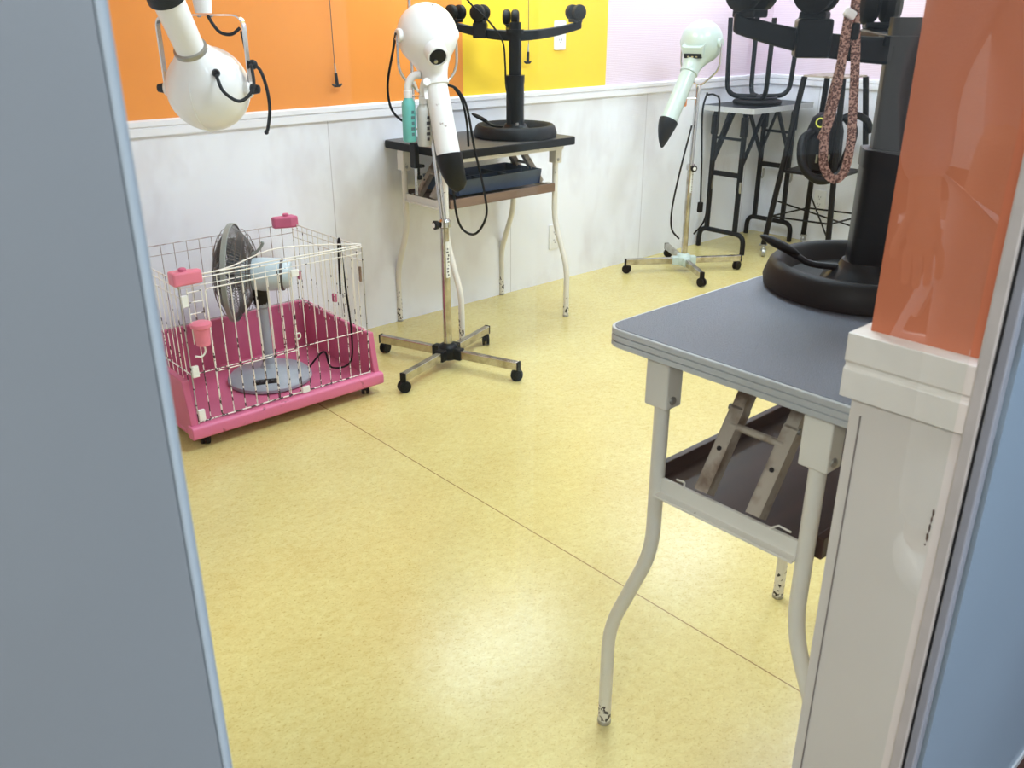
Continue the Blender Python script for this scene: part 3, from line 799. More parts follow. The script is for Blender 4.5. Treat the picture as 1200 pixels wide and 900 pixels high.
# cords of the far right dryer
cord(rd, [off(RC, .05, .02, .86, T2), off(RC, .085, .03, .86, T2), off(RC, .11, .03, .82, T2), off(RC, .105, .03, .6, T2), off(RC, .10, .03, .40, T2), off(RC, .085, .03, .27, T2), off(RC, .04, .03, .20, T2)], .0045)
cord(rd, [off(RC, -.01, .03, .72, T2), off(RC, -.05, .02, .50, T2), off(RC, -.075, .02, .32, T2), off(RC, -.07, .02, .22, T2), off(RC, -.03, .02, .17, T2)], .0045)
cord(rd, [off(RC, .05, .02, .87, T2), off(RC, .035, .03, .78, T2), off(RC, .05, .03, .55, T2), off(RC, .06, .03, .36, T2)], .0045)
MB().box(off(RC, .06, .03, .335, T2), (.022, .022, .05)).build('plug', M['rubber'], rd, smooth=False, bevel=.004)
# bottle rack on each stand dryer
for zz in (.86, .965):
    MB().tube([off(MC, -.012, .0, zz), off(MC, -.03, .02, zz), off(MC, -.118, .02, zz)], .003, 8).build('rack_rod', M['chrome'], md)
rk = MB()
rk.tube([off(RC, -.0, .0, .84, T2), off(RC, -.07, .02, .84, T2)], .003, 8)
rk.build('rack_rod', M['chrome'], rd)

def trigger_bottle(p, h, r, m_b, label, yaw, prn, hook=True):
    p = V(p)
    t = thing('spray_bottle', p, label, 'spray bottle', 'spray bottles hung on the dryers')
    MB().lathe([(.001, 0), (r*.9, .001), (r, .006), (r, h*.80), (r*.96, h*.86), (r*.55, h*.96), (r*.5, h)], p, (0, 0, 1), 24).build('bottle_body', m_b, t)
    d = V((math.cos(yaw), math.sin(yaw), 0))
    n = MB()
    n.lathe([(r*.62, h*.96), (r*.62, h+.016), (r*.5, h+.018)], p, (0, 0, 1), 20)
    n.tube(spline([p+V((0, 0, h+.01)), p+V((0, 0, h+.035))+d*.002, p+V((0, 0, h+.060))+d*.018, p+V((0, 0, h+.066))+d*.045], 6), [.013]*13+[.013, .013, .0125, .012, .011, .010] if False else .012, 14)
    n.bar(p+V((0, 0, h+.045))+d*.022, p+V((0, 0, h+.012))+d*.034, .012, .006, d)
    n.build('spray_head', M['milky'], t)
    # faded printing on the side facing the room
    vd = V((-p.x, -p.y, 0)).normalized(); a0 = math.atan2(vd.y, vd.x)
    pr = MB()
    for i in range(5):
        a = a0+.55+.02*i
        dd = V((math.cos(a), math.sin(a), 0))
        pr.box(p+dd*(r+.0002)+V((0, 0, h*.18+i*h*.12)), (.0008, .010+.004*(i % 2), h*.07), Matrix.Rotation(a, 3, 'Z'))
    pr.build('print', prn, t, smooth=False)
    return t
trigger_bottle(off(MC, -.105, .046, .822), .145, .0225, M['teal'], 'teal spray bottle with white head on the middle dryer', math.atan2(RV.y, RV.x), M['print'])
trigger_bottle(off(MC, -.056, .050, .808), .140, .0235, M['grey_bottle'], 'pale grey spray bottle beside the teal bottle', math.atan2(-.6, -.2), M['print_dark'])
trigger_bottle(off(RC, -.064, .048, .808, T2), .075, .0235, M['orange_bottle'], 'small orange spray bottle on the far dryer', math.atan2(RV.y, RV.x), M['print_dark'])

# hanging dryer at the upper left
HC = V((.985, 2.265, 1.040)); TH = V((-.40, -.917, 0))
bd_h = mixdir(-.25, .52, .80, TH)
hd = V((bd_h.x, bd_h.y, 0)); ax_h = V((-hd.y, hd.x, 0)).normalized()
if ax_h.dot(RV) < 0: ax_h = -ax_h
ht = thing('hanging_dryer', (HC.x, HC.y, H_CEIL), 'white dryer hanging upside down before the orange wall', 'pet dryer')
hbd, hax, hnn = dryer_head(ht, HC, bd_h, ax_h, M['white_plastic'], M['black_plastic'], (None, 0, 1), 'none', R=.103, barrel_m=M['white_plastic'], blen=.142, zb=.116)
zy = HC.z+.175
w = .112
br = MB()
top = fillet([HC-hax*w, HC-hax*w+V((0, 0, .172)), HC+hax*w+V((0, 0, .172)), HC+hax*w], .03, 8)
br.ribbon(top, .020, .0035, hnn-V((0, 0, hnn.z)))
bk = br.build('bracket', M['chrome'], ht, ang=30)
hn = V((hnn.x, hnn.y, 0)).normalized()
for u in (-.03, .0, .03): MB().lathe([(.005, 0), (.005, .003), (.001, .004)], HC+hax*u+V((0, 0, .170)), (0, 0, -1), 10).build('screw', M['steel'], bk)
MB().lathe([(.020, .176), (.023, .21), (.026, .26), (.026, H_CEIL-HC.z)], HC+hax*.012, (0, 0, 1), 20).build('hanging_arm', M['white_plastic'], ht)
for k in (-1, 1):
    MB().lathe([(.011, w-.004), (.013, w+.006), (.010, w+.022), (.001, w+.023)], HC, hax*k, 16).build('clamp_knob', M['black_plastic'], ht)
fd = mixdir(.0, 1, 0, TH)
def hoff(r, t, u): return HC+mixdir(r, t, u, TH)
pg = hoff(.022, .088, .042)
MB().lathe([(.010, -.010), (.010, .006), (.007, .012)], pg, fd, 14).build('cord_grommet', M['black_plastic'], ht)
cord(ht, [pg, pg+fd*.025+V((.002, 0, -.012)), hoff(.035, .125, .000), hoff(.070, .12, -.022), hoff(.105, .10, .005), hoff(.108, .07, .05), hoff(.106, .045, .06)], .0042)
cord(ht, [hoff(.095, .03, .135), hoff(.099, .035, .10), hoff(.103, .035, .065), hoff(.108, .045, .052)], .0046, 'cord_run')
cord(ht, [hoff(.020, .02, .170), hoff(.030, .03, .150), hoff(.045, .03, .132), hoff(.070, .03, .128), hoff(.092, .025, .142)], .0040, 'cord_run')
tail = MB().tube(spline([hoff(.108, .05, .06), hoff(.128, .05, .045), hoff(.140, .05, .00), hoff(.142, .05, -.05), hoff(.133, .05, -.095), hoff(.128, .05, -.105)], 8), .0042, 8)
tail.ball(hoff(.128, .05, -.106), .006, 10, 8); tail.ball(hoff(.112, .05, .058), .012, 12, 8)
tail.build('tied_cord_end', M['rubber'], ht)

# ------------------------------------------------------------------ pink kennel with the fan inside
KX0, KX1, KY0, KY1 = .862, 1.532, 2.405, 2.905
k = thing('dog_cage', ((KX0+KX1)/2, (KY0+KY1)/2, 0), 'pink tray dog cage with chipped white wire panels', 'dog cage')
def tray():
    mb = MB()
    # floor pan
    out = rrect(KX0, KY0, KX1, KY1, .03, 6)
    mb.prism(out, .040, .056)
    # low front lip and raised back and side walls, each with a slight slope and a rolled top edge
    wl = [((KX0+.004, KY1-.012), (KX1-.004, KY1-.012), .225, .225), ((KX1-.012, KY0+.030), (KX1-.012, KY1-.004), .215, .225), ((KX0+.012, KY0+.030), (KX0+.012, KY1-.004), .215, .225)]
    for a, b, h0, h1 in wl:
        a3 = V((a[0], a[1], 0)); b3 = V((b[0], b[1], 0)); d, sd, u = frame_from(b3-a3)
        vs = []
        for p, h in ((a3, h0), (b3, h1)):
            for sgn in (-1, 1):
                vs += [p+sd*sgn*.011+V((0, 0, .045)), p+sd*sgn*.009+V((0, 0, h))]
        mb.add(vs, [(0, 1, 3, 2), (4, 6, 7, 5), (0, 4, 5, 1), (2, 3, 7, 6), (1, 5, 7, 3), (0, 2, 6, 4)])
    # sloping front ends of the side walls
    for x in (KX0+.012, KX1-.012):
        mb.prism3([(0, .05), (.035, .05), (.035, .215), (.028, .215)], (x-.011, KY0+.002, 0), V((0, 1, 0)), V((0, 0, 1)), V((1, 0, 0)), .022)
    return mb
tr = tray().build('tray', M['pink'], k, smooth=True, bevel=.005, ang=30)
lip = MB().prism3(rrect(-.012, .036, .030, .078, .010, 5), (KX0-.004, KY0, 0), V((0, 1, 0)), V((0, 0, 1)), V((1, 0, 0)), KX1-KX0+.008)
lip.build('front_lip', M['pink_lip'], k, bevel=.003, ang=30)
for x in (KX0+.05, KX1-.045):
    for y in (KY0+.035, KY1-.05): caster(k, (x, y, 0), r=.0185, yaw=1.0)
CZ = .518; CX0, CX1, CY0, CY1 = KX0+.028, KX1-.034, KY0+.014, KY1-.028
def wire_panel(a, b, zl, zh, nb, hz, name, m, r=.00145, rh=.0021, skip=None):
    a = V(a); b = V(b); mb = MB()
    for i in range(nb+1):
        p = a.lerp(b, i/nb)
        if skip and skip(i): continue
        mb.tube([(p.x, p.y, zl), (p.x, p.y, zh)], r if 0 < i < nb else rh, 6)
    for z in hz: mb.tube([(a.x, a.y, z), (b.x, b.y, z)], rh if z in (hz[0], hz[-1]) else r, 6)
    return mb.build(name, m, k)
fp = wire_panel((CX0, CY0, 0), (CX1, CY0, 0), .078, CZ, 16, (.082, .235, .498, CZ), 'front_panel', M['wire'])
wire_panel((CX1, CY0, 0), (CX1, CY1, 0), .21, CZ, 13, (.235, .470, .498, CZ), 'side_panel', M['wire'])
wire_panel((CX0, CY0, 0), (CX0, CY1, 0), .10, CZ, 13, (.235, .470, .498, CZ), 'side_panel', M['wire'])
wire_panel((CX0, CY1, 0), (CX1, CY1, 0), .20, CZ, 14, (.235, .485, CZ), 'back_panel', M['wire_thin'], .0013, .0018)
# door in the front panel: double uprights and catches
dx0, dx1 = CX0+.072, CX0+.345
dr = MB()
yd = CY0-.006
dr.tube(fillet([(dx1, yd, .085), (dx1, yd, .485), (dx0, yd, .485), (dx0, yd, .085), (dx1, yd, .085)], .012, 4), .0022, 6)
dr.tube([(dx0, yd, .23), (dx1, yd, .23)], .0017, 6)
for i in range(1, 7):
    xx = dx0+(dx1-dx0)*i/7; dr.tube([(xx, yd, .085), (xx, yd, .485)], .0016, 6)
door = dr.build('cage_door', M['wire'], k)
for zz, s_ in ((.480, 1), (.092, 1)):
    MB().box((dx1+.012, yd-.004, zz), (.026, .007, .022)).build('catch', M['paper'], door, smooth=False, bevel=.002)
MB().tube(spline([(dx1-.006, yd-.006, .285), (dx1+.006, yd-.010, .288), (dx1+.008, yd-.008, .272), (dx1-.004, yd-.006, .268)], 5), .0022, 6).build('hook', M['wire_white'], door)
# left corner: hinge blocks, short ladder wires, pink cup
for zz in (.420, .205, .065): MB().box((CX0+.010, CY0-.005, zz+.04), (.020, .012, .035)).build('hinge', M['paper'], k, smooth=False, bevel=.002)
ld = MB()
for xx in (CX0+.018, CX0+.060):
    ld.tube([(xx, CY0-.010, .330), (xx, CY0-.010, .495)], .0017, 6)
for zz in (.485, .455, .42, .385): ld.tube([(CX0+.018, CY0-.010, zz), (CX0+.060, CY0-.010, zz)], .0017, 6)
ld.build('ladder_wire', M['wire'], k)
cup = MB().lathe([(.020, 0), (.024, .050), (.030, .056), (.030, .066), (.022, .070), (.001, .070)], (CX0+.042, CY0-.016, .325), (0, 0, 1), 20)
cu = cup.build('drinking_cup', M['pink_light'], k); cu['label'] = 'pale pink cup'
MB().tube(spline([(CX0+.042, CY0-.016, .327), (CX0+.044, CY0-.018, .305), (CX0+.030, CY0-.020, .292), (CX0+.012, CY0-.018, .296)], 6), .003, 8).build('cup_spout', M['wire_white'], cu)
# pink corner caps
def corner_cap(x, y, z, dx, dy):
    mb = MB().prism([(x, y), (x+dx*.085, y), (x+dx*.085, y+dy*.022), (x+dx*.03, y+dy*.045), (x, y+dy*.045)], z, z+.040)
    c_ = mb.build('corner_cap', M['pink_light'] if dy > 0 and dx > 0 and y < 2.6 else M['pink'], k, smooth=False, bevel=.006)
    MB().lathe([(.011, 0), (.011, .007), (.008, .009)], (x+dx*.035, y+dy*.018, z+.040), (0, 0, 1), 14).build('cap_knob', M['pink'], c_)
corner_cap(CX0-.016, CY0-.014, CZ-.012, 1, 1)
corner_cap(CX1+.010, CY1+.012, CZ-.008, -1, -1)
# loose top wires running from the left cap
MB().tube(spline([(CX0+.06, CY0+.01, CZ+.006), (CX0+.16, CY0+.012, CZ+.012), (CX0+.30, CY0+.014, CZ+.040), (CX0+.45, CY0+.012, CZ+.030), (CX1, CY0+.006, CZ+.008)], 8), .0022, 6).build('top_wire', M['wire_white'], k)
MB().tube([(CX0+.05, CY0-.002, CZ+.012), (CX1, CY0+.002, CZ+.006)], .0022, 6).build('top_wire', M['wire_white'], k)
MB().box((CX1+.006, CY0+.03, .42), (.006, .008, .05)).build('name_clip', M['mid_wood'], k, smooth=False)
for (xx, yy, zz) in ((CX1, CY0+.20, .30), (CX1, CY1-.02, .33)): MB().box((xx, yy, zz), (.012, .018, .03)).build('side_clip', M['pink'], k, smooth=False, bevel=.003)

# desk fan
FC = V((1.240, 2.645, .057))
f = thing('desk_fan', FC, 'grey desk fan turned left inside the pink cage', 'fan')
MB().lathe([(.134, 0), (.140, .004), (.140, .014), (.128, .026), (.06, .036), (.030, .046), (.022, .06), (.001, .06)], FC, (0, 0, 1), 44).build('base', M['fan_grey'], f)
MB().lathe([(.021, .05), (.0185, .10), (.0175, .255), (.024, .262), (.024, .285), (.018, .300)], FC, (0, 0, 1), 24).build('pole', M['fan_grey'], f)
fv = V((-FC.x, -FC.y, 0)).normalized(); fs_ = V((-fv.y, fv.x, 0)); fs_ = fs_ if fs_.dot(RV) > 0 else -fs_
rm = Matrix((fs_, -fv, V((0, 0, 1)))).transposed()
cpn = MB().box(FC+fv*.098-fs_*.018+V((0, 0, .030)), (.075, .030, .006), rm @ Matrix.Rotation(.13, 3, 'X')).build('control_panel', M['black_plastic'], f, smooth=False, bevel=.002)
for i in range(4): MB().box(FC+fv*.100-fs_*(.043-.016*i)+V((0, 0, .034)), (.010, .012, .003), rm).build('button', M['print_dark'], cpn, smooth=False)
# axis of the blades: to the image left and a little away
axf = (-fs_*.965-fv*.20).normalized(); axf = (axf+V((0, 0, .03))).normalized()
hub = FC+V((0, 0, .372))-fs_*.012
MB().lathe([(.010, -.155), (.040, -.152), (.052, -.120), (.055, -.060), (.050, -.010), (.040, .018), (.020, .030), (.001, .031)], hub+axf*.035, axf, 30).build('motor_housing', M['fan_blue'], f)
MB().lathe([(.052, .0), (.054, .006), (.048, .012)], hub-axf*.095, axf, 28).build('motor_band', M['print_dark'], f)
MB().tube([FC+V((0, 0, .27)), FC+V((0, 0, .33))-fs_*.004], [.024, .030], 16).build('neck', M['black_plastic'], f)
dc = hub+axf*.066+V((0, 0, .004)); RD = .156
_, g1, g2 = frame_from(axf)
def ring(r, z): return [dc+axf*z+(g1*math.cos(2*PI*i/48)+g2*math.sin(2*PI*i/48))*r for i in range(48)]
rim = MB(); rim.lathe([(RD, -.009), (RD+.004, -.007), (RD+.004, .007), (RD, .009)], dc, axf, 60, cap=False)
rim.build('guard_rim', M['fan_rim'], f)
def guard(sgn, depth, name):
    g = MB()
    for i in range(76):
        a = 2*PI*i/76; d = g1*math.cos(a)+g2*math.sin(a)
        pts = []
        for j in range(7):
            u = j/6; r = RD*(1-u)+.036*u; z = sgn*depth*math.sin(min(1, u*1.25)*PI/2)
            if j == 0: z = 0
            pts.append(dc+d*r+axf*z)
        g.tube(pts, .00125, 4, cap=False)
    for r, z in ((RD*.90, .50), (RD*.80, .74), (RD*.66, .93), (RD*.5, 1.0), (RD*.36, 1.0)): g.tube(ring(r, sgn*depth*z), .0013, 5, closed=True)
    g.lathe([(.001, 0), (.036, 0), (.038, .003), (.030, .008), (.001, .008)], dc+axf*(sgn*depth-.004), axf, 24)
    return g.build(name, M['fan_wire'], f)
guard(1, .048, 'front_guard'); guard(-1, .062, 'back_guard')
bl = MB()
for b_ in range(5):
    a0 = 2*PI*b_/5; vs = []; 
    for i in range(7):
        u = i/6; r = .028+.108*u; wd = .35+.32*math.sin(u*PI*.62)
        for s_ in (-1, 1):
            a = a0+s_*wd; vs.append(dc+(g1*math.cos(a)+g2*math.sin(a))*r+axf*(s_*.016-.004))
    n0 = len(vs); vs += [p+axf*.002 for p in vs]
    fsx = [(2*i, 2*i+1, 2*i+3, 2*i+2) for i in range(6)]+[(n0+2*i, n0+2*i+2, n0+2*i+3, n0+2*i+1) for i in range(6)]
    fsx += [(2*i, 2*i+2, n0+2*i+2, n0+2*i) for i in range(6)]+[(2*i+1, n0+2*i+1, n0+2*i+3, 2*i+3) for i in range(6)]
    fsx += [(0, n0, n0+1, 1), (12, 13, n0+13, n0+12)]
    bl.add(vs, fsx)
bl.lathe([(.030, -.018), (.030, .010), (.020, .018), (.001, .020)], dc, axf, 20)
bl.build('blades', M['fan_blade'], f)
MB().tube(spline([dc-axf*.058+V((0, 0, .060)), dc-axf*.085+V((0, 0, .075)), dc-axf*.102+V((0, 0, .098)), dc-axf*.098+V((0, 0, .104))], 6), .0045, 8).build('carry_handle', M['fan_rim'], f)
# cord: from the base to the side panel, hung over a wire
pc = [FC+fs_*.09+V((0, 0, .085)), FC+fs_*.16+V((.03, .0, .075)), V((1.43, 2.56, .075)), V((1.47, 2.50, .10)), V((1.485, 2.50, .20)), V((1.487, 2.52, .36)), V((1.489, 2.535, .49)), V((1.489, 2.542, .525)), V((1.487, 2.548, .49)), V((1.486, 2.556, .33))]
pc[0] = FC+fs_*.125+V((0, 0, .020))
MB().tube(spline(pc, 8), .0034, 8).build('power_cord', M['rubber'], f)

# ------------------------------------------------------------------ grooming arm clamped to the black topped table
AX, AY = 1.972, 2.765
ga = thing('clamped_upright', (AX, AY, BZ), 'thin chrome upright clamped to the left end of the black topped table', 'grooming pole')
MB().tube(fillet([(AX, AY, .575), (AX, AY, 1.52), (AX+.30, AY-.05, 1.52)], .05, 8), .0062, 12).build('pole', M['chrome'], ga)
cl = MB().box((AX+.006, AY, BZ+.010), (.040, .034, .012)).box((AX-.004, AY, BZ-.035), (.020, .034, .085)).box((AX+.010, AY, BZ-.072), (.040, .034, .012))
cl.build('clamp', M['black_plastic'], ga, smooth=False, bevel=.003)
MB().lathe([(.005, 0), (.005, .030), (.014, .032), (.014, .044), (.010, .046)], (AX+.012, AY, BZ-.076), (0, 0, -1), 14).build('clamp_screw', M['black_plastic'], ga)
MB().tube([(AX+.28, AY-.047, 1.515), (AX+.28, AY-.047, 1.26)], .0022, 8).build('noose', M['copper'], ga)

# black cord draped over the far stand, coming down from the back wall
cp = [V((2.16, 2.985, 1.56)), V((2.20, 2.93, 1.43)), V((2.2821, 2.8212, 1.2595)), V((2.3105, 2.7958, 1.224)), V((2.3391, 2.7703, 1.1881)), V((2.3654, 2.7467, 1.146)), V((2.3823, 2.7316, 1.1034)), V((2.387, 2.7274, 1.0326)), V((2.3893, 2.7253, .9543)), V((2.3992, 2.7165, .8842)), V((2.404, 2.715, .845)), V((2.400, 2.712, .806))]
dc_ = thing('power_cable', cp[0], 'black cord running down from the wall along the far grooming stand', 'cord')
MB().tube(spline(cp, 8), .0036, 8).build('cord_run', M['rubber'], dc_)
MB().box(cp[0]+V((0, .006, 0)), (.03, .016, .03)).build('wall_clip', M['black_plastic'], dc_, smooth=False, bevel=.003)

# blue divided tray on the shelf of the far table
t = thing('storage_tray', (2.30, 2.78, .545), 'blue plastic divided tray on the shelf of the black topped table', 'tray')
tx0, tx1, ty0, ty1, tz0, tz1 = 2.100, 2.535, 2.675, 2.895, .5665, .625
mb = MB()
mb.box(((tx0+tx1)/2, (ty0+ty1)/2, tz0+.002), (tx1-tx0-.02, ty1-ty0-.02, .004))
def slope_wall(a, b, nrm):
    a = V(a); b = V(b); n = V(nrm)
    vs = []
    for p in (a, b):
        vs += [p-n*.010+V((0, 0, tz0)), p-n*.007+V((0, 0, tz0)), p+V((0, 0, tz1)), p+n*.004+V((0, 0, tz1))]
    mb.add(vs, [(0, 1, 2, 3), (7, 6, 5, 4), (0, 4, 5, 1), (1, 5, 6, 2), (2, 6, 7, 3), (3, 7, 4, 0)])
slope_wall((tx0, ty0, 0), (tx1, ty0, 0), (0, -1, 0)); slope_wall((tx0, ty1, 0), (tx1, ty1, 0), (0, 1, 0))
slope_wall((tx0, ty0, 0), (tx0, ty1, 0), (-1, 0, 0)); slope_wall((tx1, ty0, 0), (tx1, ty1, 0), (1, 0, 0))
mb.build('tray_body', M['tray_blue'], t, smooth=False)
dv = MB()
for fx in (.36, .68): dv.box((tx0+(tx1-tx0)*fx, (ty0+ty1)/2, (tz0+tz1)/2-.004), (.004, ty1-ty0-.012, tz1-tz0-.012))
dv.box(((tx0+tx1)/2, (ty0+ty1)/2, (tz0+tz1)/2-.004), (tx1-tx0-.012, .004, tz1-tz0-.012))
dv.build('divider', M['tray_blue'], t, smooth=False)

# ------------------------------------------------------------------ wall things
def outlet(p, n, label, slots=2):
    p = V(p); n = V(n); s = V((-n.y, n.x, 0)); u = V((0, 0, 1))
    t = thing('wall_outlet', p, label, 'wall socket', 'white double wall sockets')
    MB().prism3(rrect(-.035, -.06, .035, .06, .006, 4), p+n*.0005, s, u, n, .006).build('cover_plate', M['white_plastic'], t, bevel=.0015, ang=30)
    MB().prism3(rrect(-.017, -.040, .017, .040, .003, 4), p+n*.0064, s, u, n, .0015).build('socket_face', M['white_plastic'], t, ang=30)
    h = MB()
    for zz in (-.020, .020):
        for k_ in (-1, 1): h.box(p+n*.0080+s*(k_*.0065)+u*(zz+.003), (.0022, .0022, .009) )
        h.box(p+n*.0080+u*(zz-.008), (.004, .004, .004))
    h.build('socket_slots', M['print_dark'], t, smooth=False)
outlet((2.945, 3.0, 1.122), (0, -1, 0), 'white socket on the yellow wall beside the stand')
outlet((2.933, 3.0, .222), (0, -1, 0), 'white socket low on the wall behind the black topped table')
outlet((4.6, 2.57, .238), (-1, 0, 0), 'white socket low on the wall behind the step stool')
def pull(x, z, label, tilt=0.0):
    t = thing('pull_cord', (x, 2.992, z), label, 'pull cord', 'blind pull cords on the back wall')
    top = V((x, 2.988, 2.2)); q = V((x, 2.984, z+.075))
    MB().tube([top, q], .0014, 6).build('cord', M['print_dark'], t)
    e = V((x-tilt, 2.975, z))
    d = (e-q).normalized()
    MB().tube([q, q.lerp(e, .45)], [.003, .004], 10).build('toggle_sleeve', M['steel'], t)
    hd_ = MB().tube([q.lerp(e, .45), e], [.006, .0065], 12); hd_.tube([e-V((.020, 0, -.004)), e-V((.010, 0, .002)), e+V((.010, 0, -.002)), e+V((.020, 0, .004))], [.003, .005, .005, .003], 10)
    hd_.build('handle', M['black_plastic'], t)
pull(1.785, .970, 'black handled pull cord hanging on the orange wall')
pull(2.745, 1.018, 'black handled pull cord hanging on the yellow wall', .012)

# ------------------------------------------------------------------ black folding table in the corner, with an upturned stool on it
FX0, FX1, FY0, FY1, FZ = 3.985, 4.565, 2.655, 2.985, .765
ft = thing('folding_table', ((FX0+FX1)/2, (FY0+FY1)/2, 0), 'black framed folding table in the room corner', 'table')
MB().prism(rrect(FX0+.003, FY0+.003, FX1-.003, FY1-.003, .02), FZ-.024, FZ).build('tabletop', M['blue_black'], ft, ang=30)
e = MB(); po = rrect(FX0, FY0, FX1, FY1, .022); pi_ = rrect(FX0+.005, FY0+.005, FX1-.005, FY1-.005, .019); n = len(po)
vs = [V((x, y, z)) for z in (FZ-.026, FZ+.001) for x, y in po]+[V((x, y, z)) for z in (FZ+.001, FZ-.026) for x, y in pi_]
e.add(vs, [(i*n+j, i*n+(j+1) % n, ((i+1) % 4)*n+(j+1) % n, ((i+1) % 4)*n+j) for i in range(4) for j in range(n)])
e.build('edge_band', M['alu'], ft, ang=25)
for x in (FX0+.065, FX1-.055):
    sg = 1 if x < 4.3 else -1
    ya, yb = FY0+.085, FY1-.060
    for y in (ya, yb):
        MB().bar((x, y, FZ-.026), (x, y, .115), .022, .022).build('leg', M['blue_black'], ft, smooth=False, bevel=.003)
        MB().box((x-sg*.004, y, FZ-.10), (.030, .030, .10)).build('leg_sleeve', M['black_steel'], ft, smooth=False, bevel=.003)
        MB().tube([(x-sg*.008, y-.014, .33), (x-sg*.016, y-.018, .345), (x-sg*.016, y-.018, .385)], .006, 8).build('height_pin', M['steel'], ft)
        # knee brace
        b_ = MB().bar((x, y, .46), (x+sg*.17, y, FZ-.028), .012, .018, (0, 1, 0)); b_.build('brace', M['blue_black'], ft, smooth=False)
    MB().tube(fillet([(x, FY0+.025, .0), (x, FY0+.025, .105), (x, FY1-.015, .105), (x, FY1-.012, .0)], .06, 8), .0135, 12).build('floor_rail', M['blue_black'], ft)
    MB().bar((x, ya, .415), (x, yb, .415), .016, .026).build('crossbar', M['blue_black'], ft, smooth=False, bevel=.002)
    MB().bar((x, ya, .600), (x, yb, .600), .012, .014).build('crossbar', M['blue_black'], ft, smooth=False, bevel=.002)
    for s_ in (0, 1):
        a = V((x, yb-.02, .47)); b_ = V((x, (ya+yb)/2+.0, FZ-.028))
    MB().bar((x, yb, .49), (x, ya+.10, FZ-.028), .010, .016, (1, 0, 0)).build('brace', M['blue_black'], ft, smooth=False)
SC = V((4.245, 2.812, FZ+.001))
st = thing('stool', SC, 'upturned black tube stool lying seat down on the corner folding table', 'stool')
MB().lathe([(.116, 0), (.126, .004), (.128, .014), (.120, .022), (.09, .026), (.001, .026)], SC, (0, 0, 1), 40).build('seat', M['rubber'], st)
MB().lathe([(.096, .026), (.104, .030), (.104, .036), (.096, .040)], SC, (0, 0, 1), 36, cap=False).build('seat_ring', M['blue_black'], st)
for a in (RV, -RV, V((-.68, -.735, 0)), V((.68, .735, 0))):
    a = a.normalized()
    MB().tube(fillet([SC+a*.012+V((0, 0, .038)), SC+a*.165+V((0, 0, .040)), SC+a*.180+V((0, 0, .425))], .07, 8), .0125, 12).build('leg', M['blue_black'], st)

# step stool with casters in front of the corner table
SP = V((4.32, 2.425, 0))
ss = thing('step_stool', SP, 'tall black step stool with splayed tube legs beside the corner table', 'step stool')
sz = .918
corners = [(-.105, .105), (.115, .105), (-.105, -.105), (.115, -.105)]
feet = [(4.118, 2.596), (4.485, 2.580), (4.190, 2.262), (4.560, 2.250)]
MB().prism3(rrect(-.115, -.112, .125, .112, .012, 4), SP+V((0, 0, sz)), V((1, 0, 0)), V((0, 1, 0)), V((0, 0, 1)), .008).build('top_plate', M['strut'], ss, smooth=False)
for (cx_, cy_), (fx_, fy_) in zip(corners, feet):
    a = SP+V((cx_, cy_, sz)); b_ = V((fx_, fy_, .062))
    lg = MB().tube([a, b_], .0145, 12).build('leg', M['black_steel'], ss)
    cs = MB().lathe([(.020, .058), (.020, .064), (.008, .066)], (fx_, fy_, 0), (0, 0, 1), 14)
    cs.tube([(fx_, fy_, .06), (fx_-.004, fy_-.006, .03)], [.010, .016], 10)
    cs.lathe([(.010, -.009), (.022, -.008), (.0225, 0), (.022, .008), (.010, .009)], (fx_-.008, fy_-.010, .0225), (.6, -.8, 0), 16)
    cs.build('caster', M['steel'], lg)
def on_leg(i, z):
    (cx_, cy_), (fx_, fy_) = corners[i], feet[i]
    a = SP+V((cx_, cy_, sz)); b_ = V((fx_, fy_, .062)); u = (sz-z)/(sz-.062); return a.lerp(b_, u)
for i, j in ((0, 2), (2, 3), (1, 3), (0, 1)):
    MB().tube([on_leg(i, .215), on_leg(j, .215)], .005, 8).build('stretcher', M['black_steel'], ss)
for i, j in ((0, 3), (1, 2)): MB().tube([on_leg(i, .30), on_leg(j, .13)], .0045, 8).build('stretcher', M['black_steel'], ss)
MB().box(SP+V((0, 0, .452)), (.30, .30, .014), Matrix.Rotation(.1, 3, 'Z')).build('step', M['black_steel'], ss, smooth=False, bevel=.003)
# black blower standing on the step, its hose hanging over the front
BP = SP+V((-.02, .0, .460))
bw = thing('blower', BP, 'black pet blower with a yellow ringed port on the step stool', 'blower')
MB().lathe([(.075, 0), (.092, .010), (.095, .08), (.090, .20), (.070, .262), (.040, .285), (.001, .29)], BP, (0, 0, 1), 30).build('body', M['black_plastic'], bw)
vd = V((-.80, -.50, 0)).normalized(); vd2 = (vd-RV*.45).normalized()
pp = BP+V((0, 0, .245))+vd2*.050
MB().lathe([(.034, 0), (.034, .035), (.028, .040)], pp, vd2, 22).build('port', M['black_plastic'], bw)
MB().lathe([(.0175, .036), (.0175, .0415), (.0245, .0415), (.0245, .036)], pp, vd2, 22, cap=False, close=True).build('port_ring', M['yellow'], bw)
hz = [BP+V((0, 0, .20))-RV*.07+vd*.07, BP+V((0, 0, .16))-RV*.115+vd*.12, BP+V((0, 0, .05))-RV*.10+vd*.165, BP+V((0, 0, -.02))-RV*.02+vd*.19, BP+V((0, 0, -.005))+RV*.07+vd*.18, BP+V((0, 0, .09))+RV*.115+vd*.14, BP+V((0, 0, .20))+RV*.14+vd*.08, BP+V((0, 0, .26))+RV*.10+vd*.02]
MB().tube(spline(hz, 8), .021, 14).build('hose', M['black_plastic'], bw)
MB().tube(spline([BP+RV*.06+V((0, 0, .25)), BP+RV*.13+V((0, 0, .275)), BP+RV*.20+V((0, 0, .25)), BP+RV*.235+V((0, 0, .19))], 8), [.016]*9+[.018]*16, 12).build('nozzle', M['black_plastic'], bw)
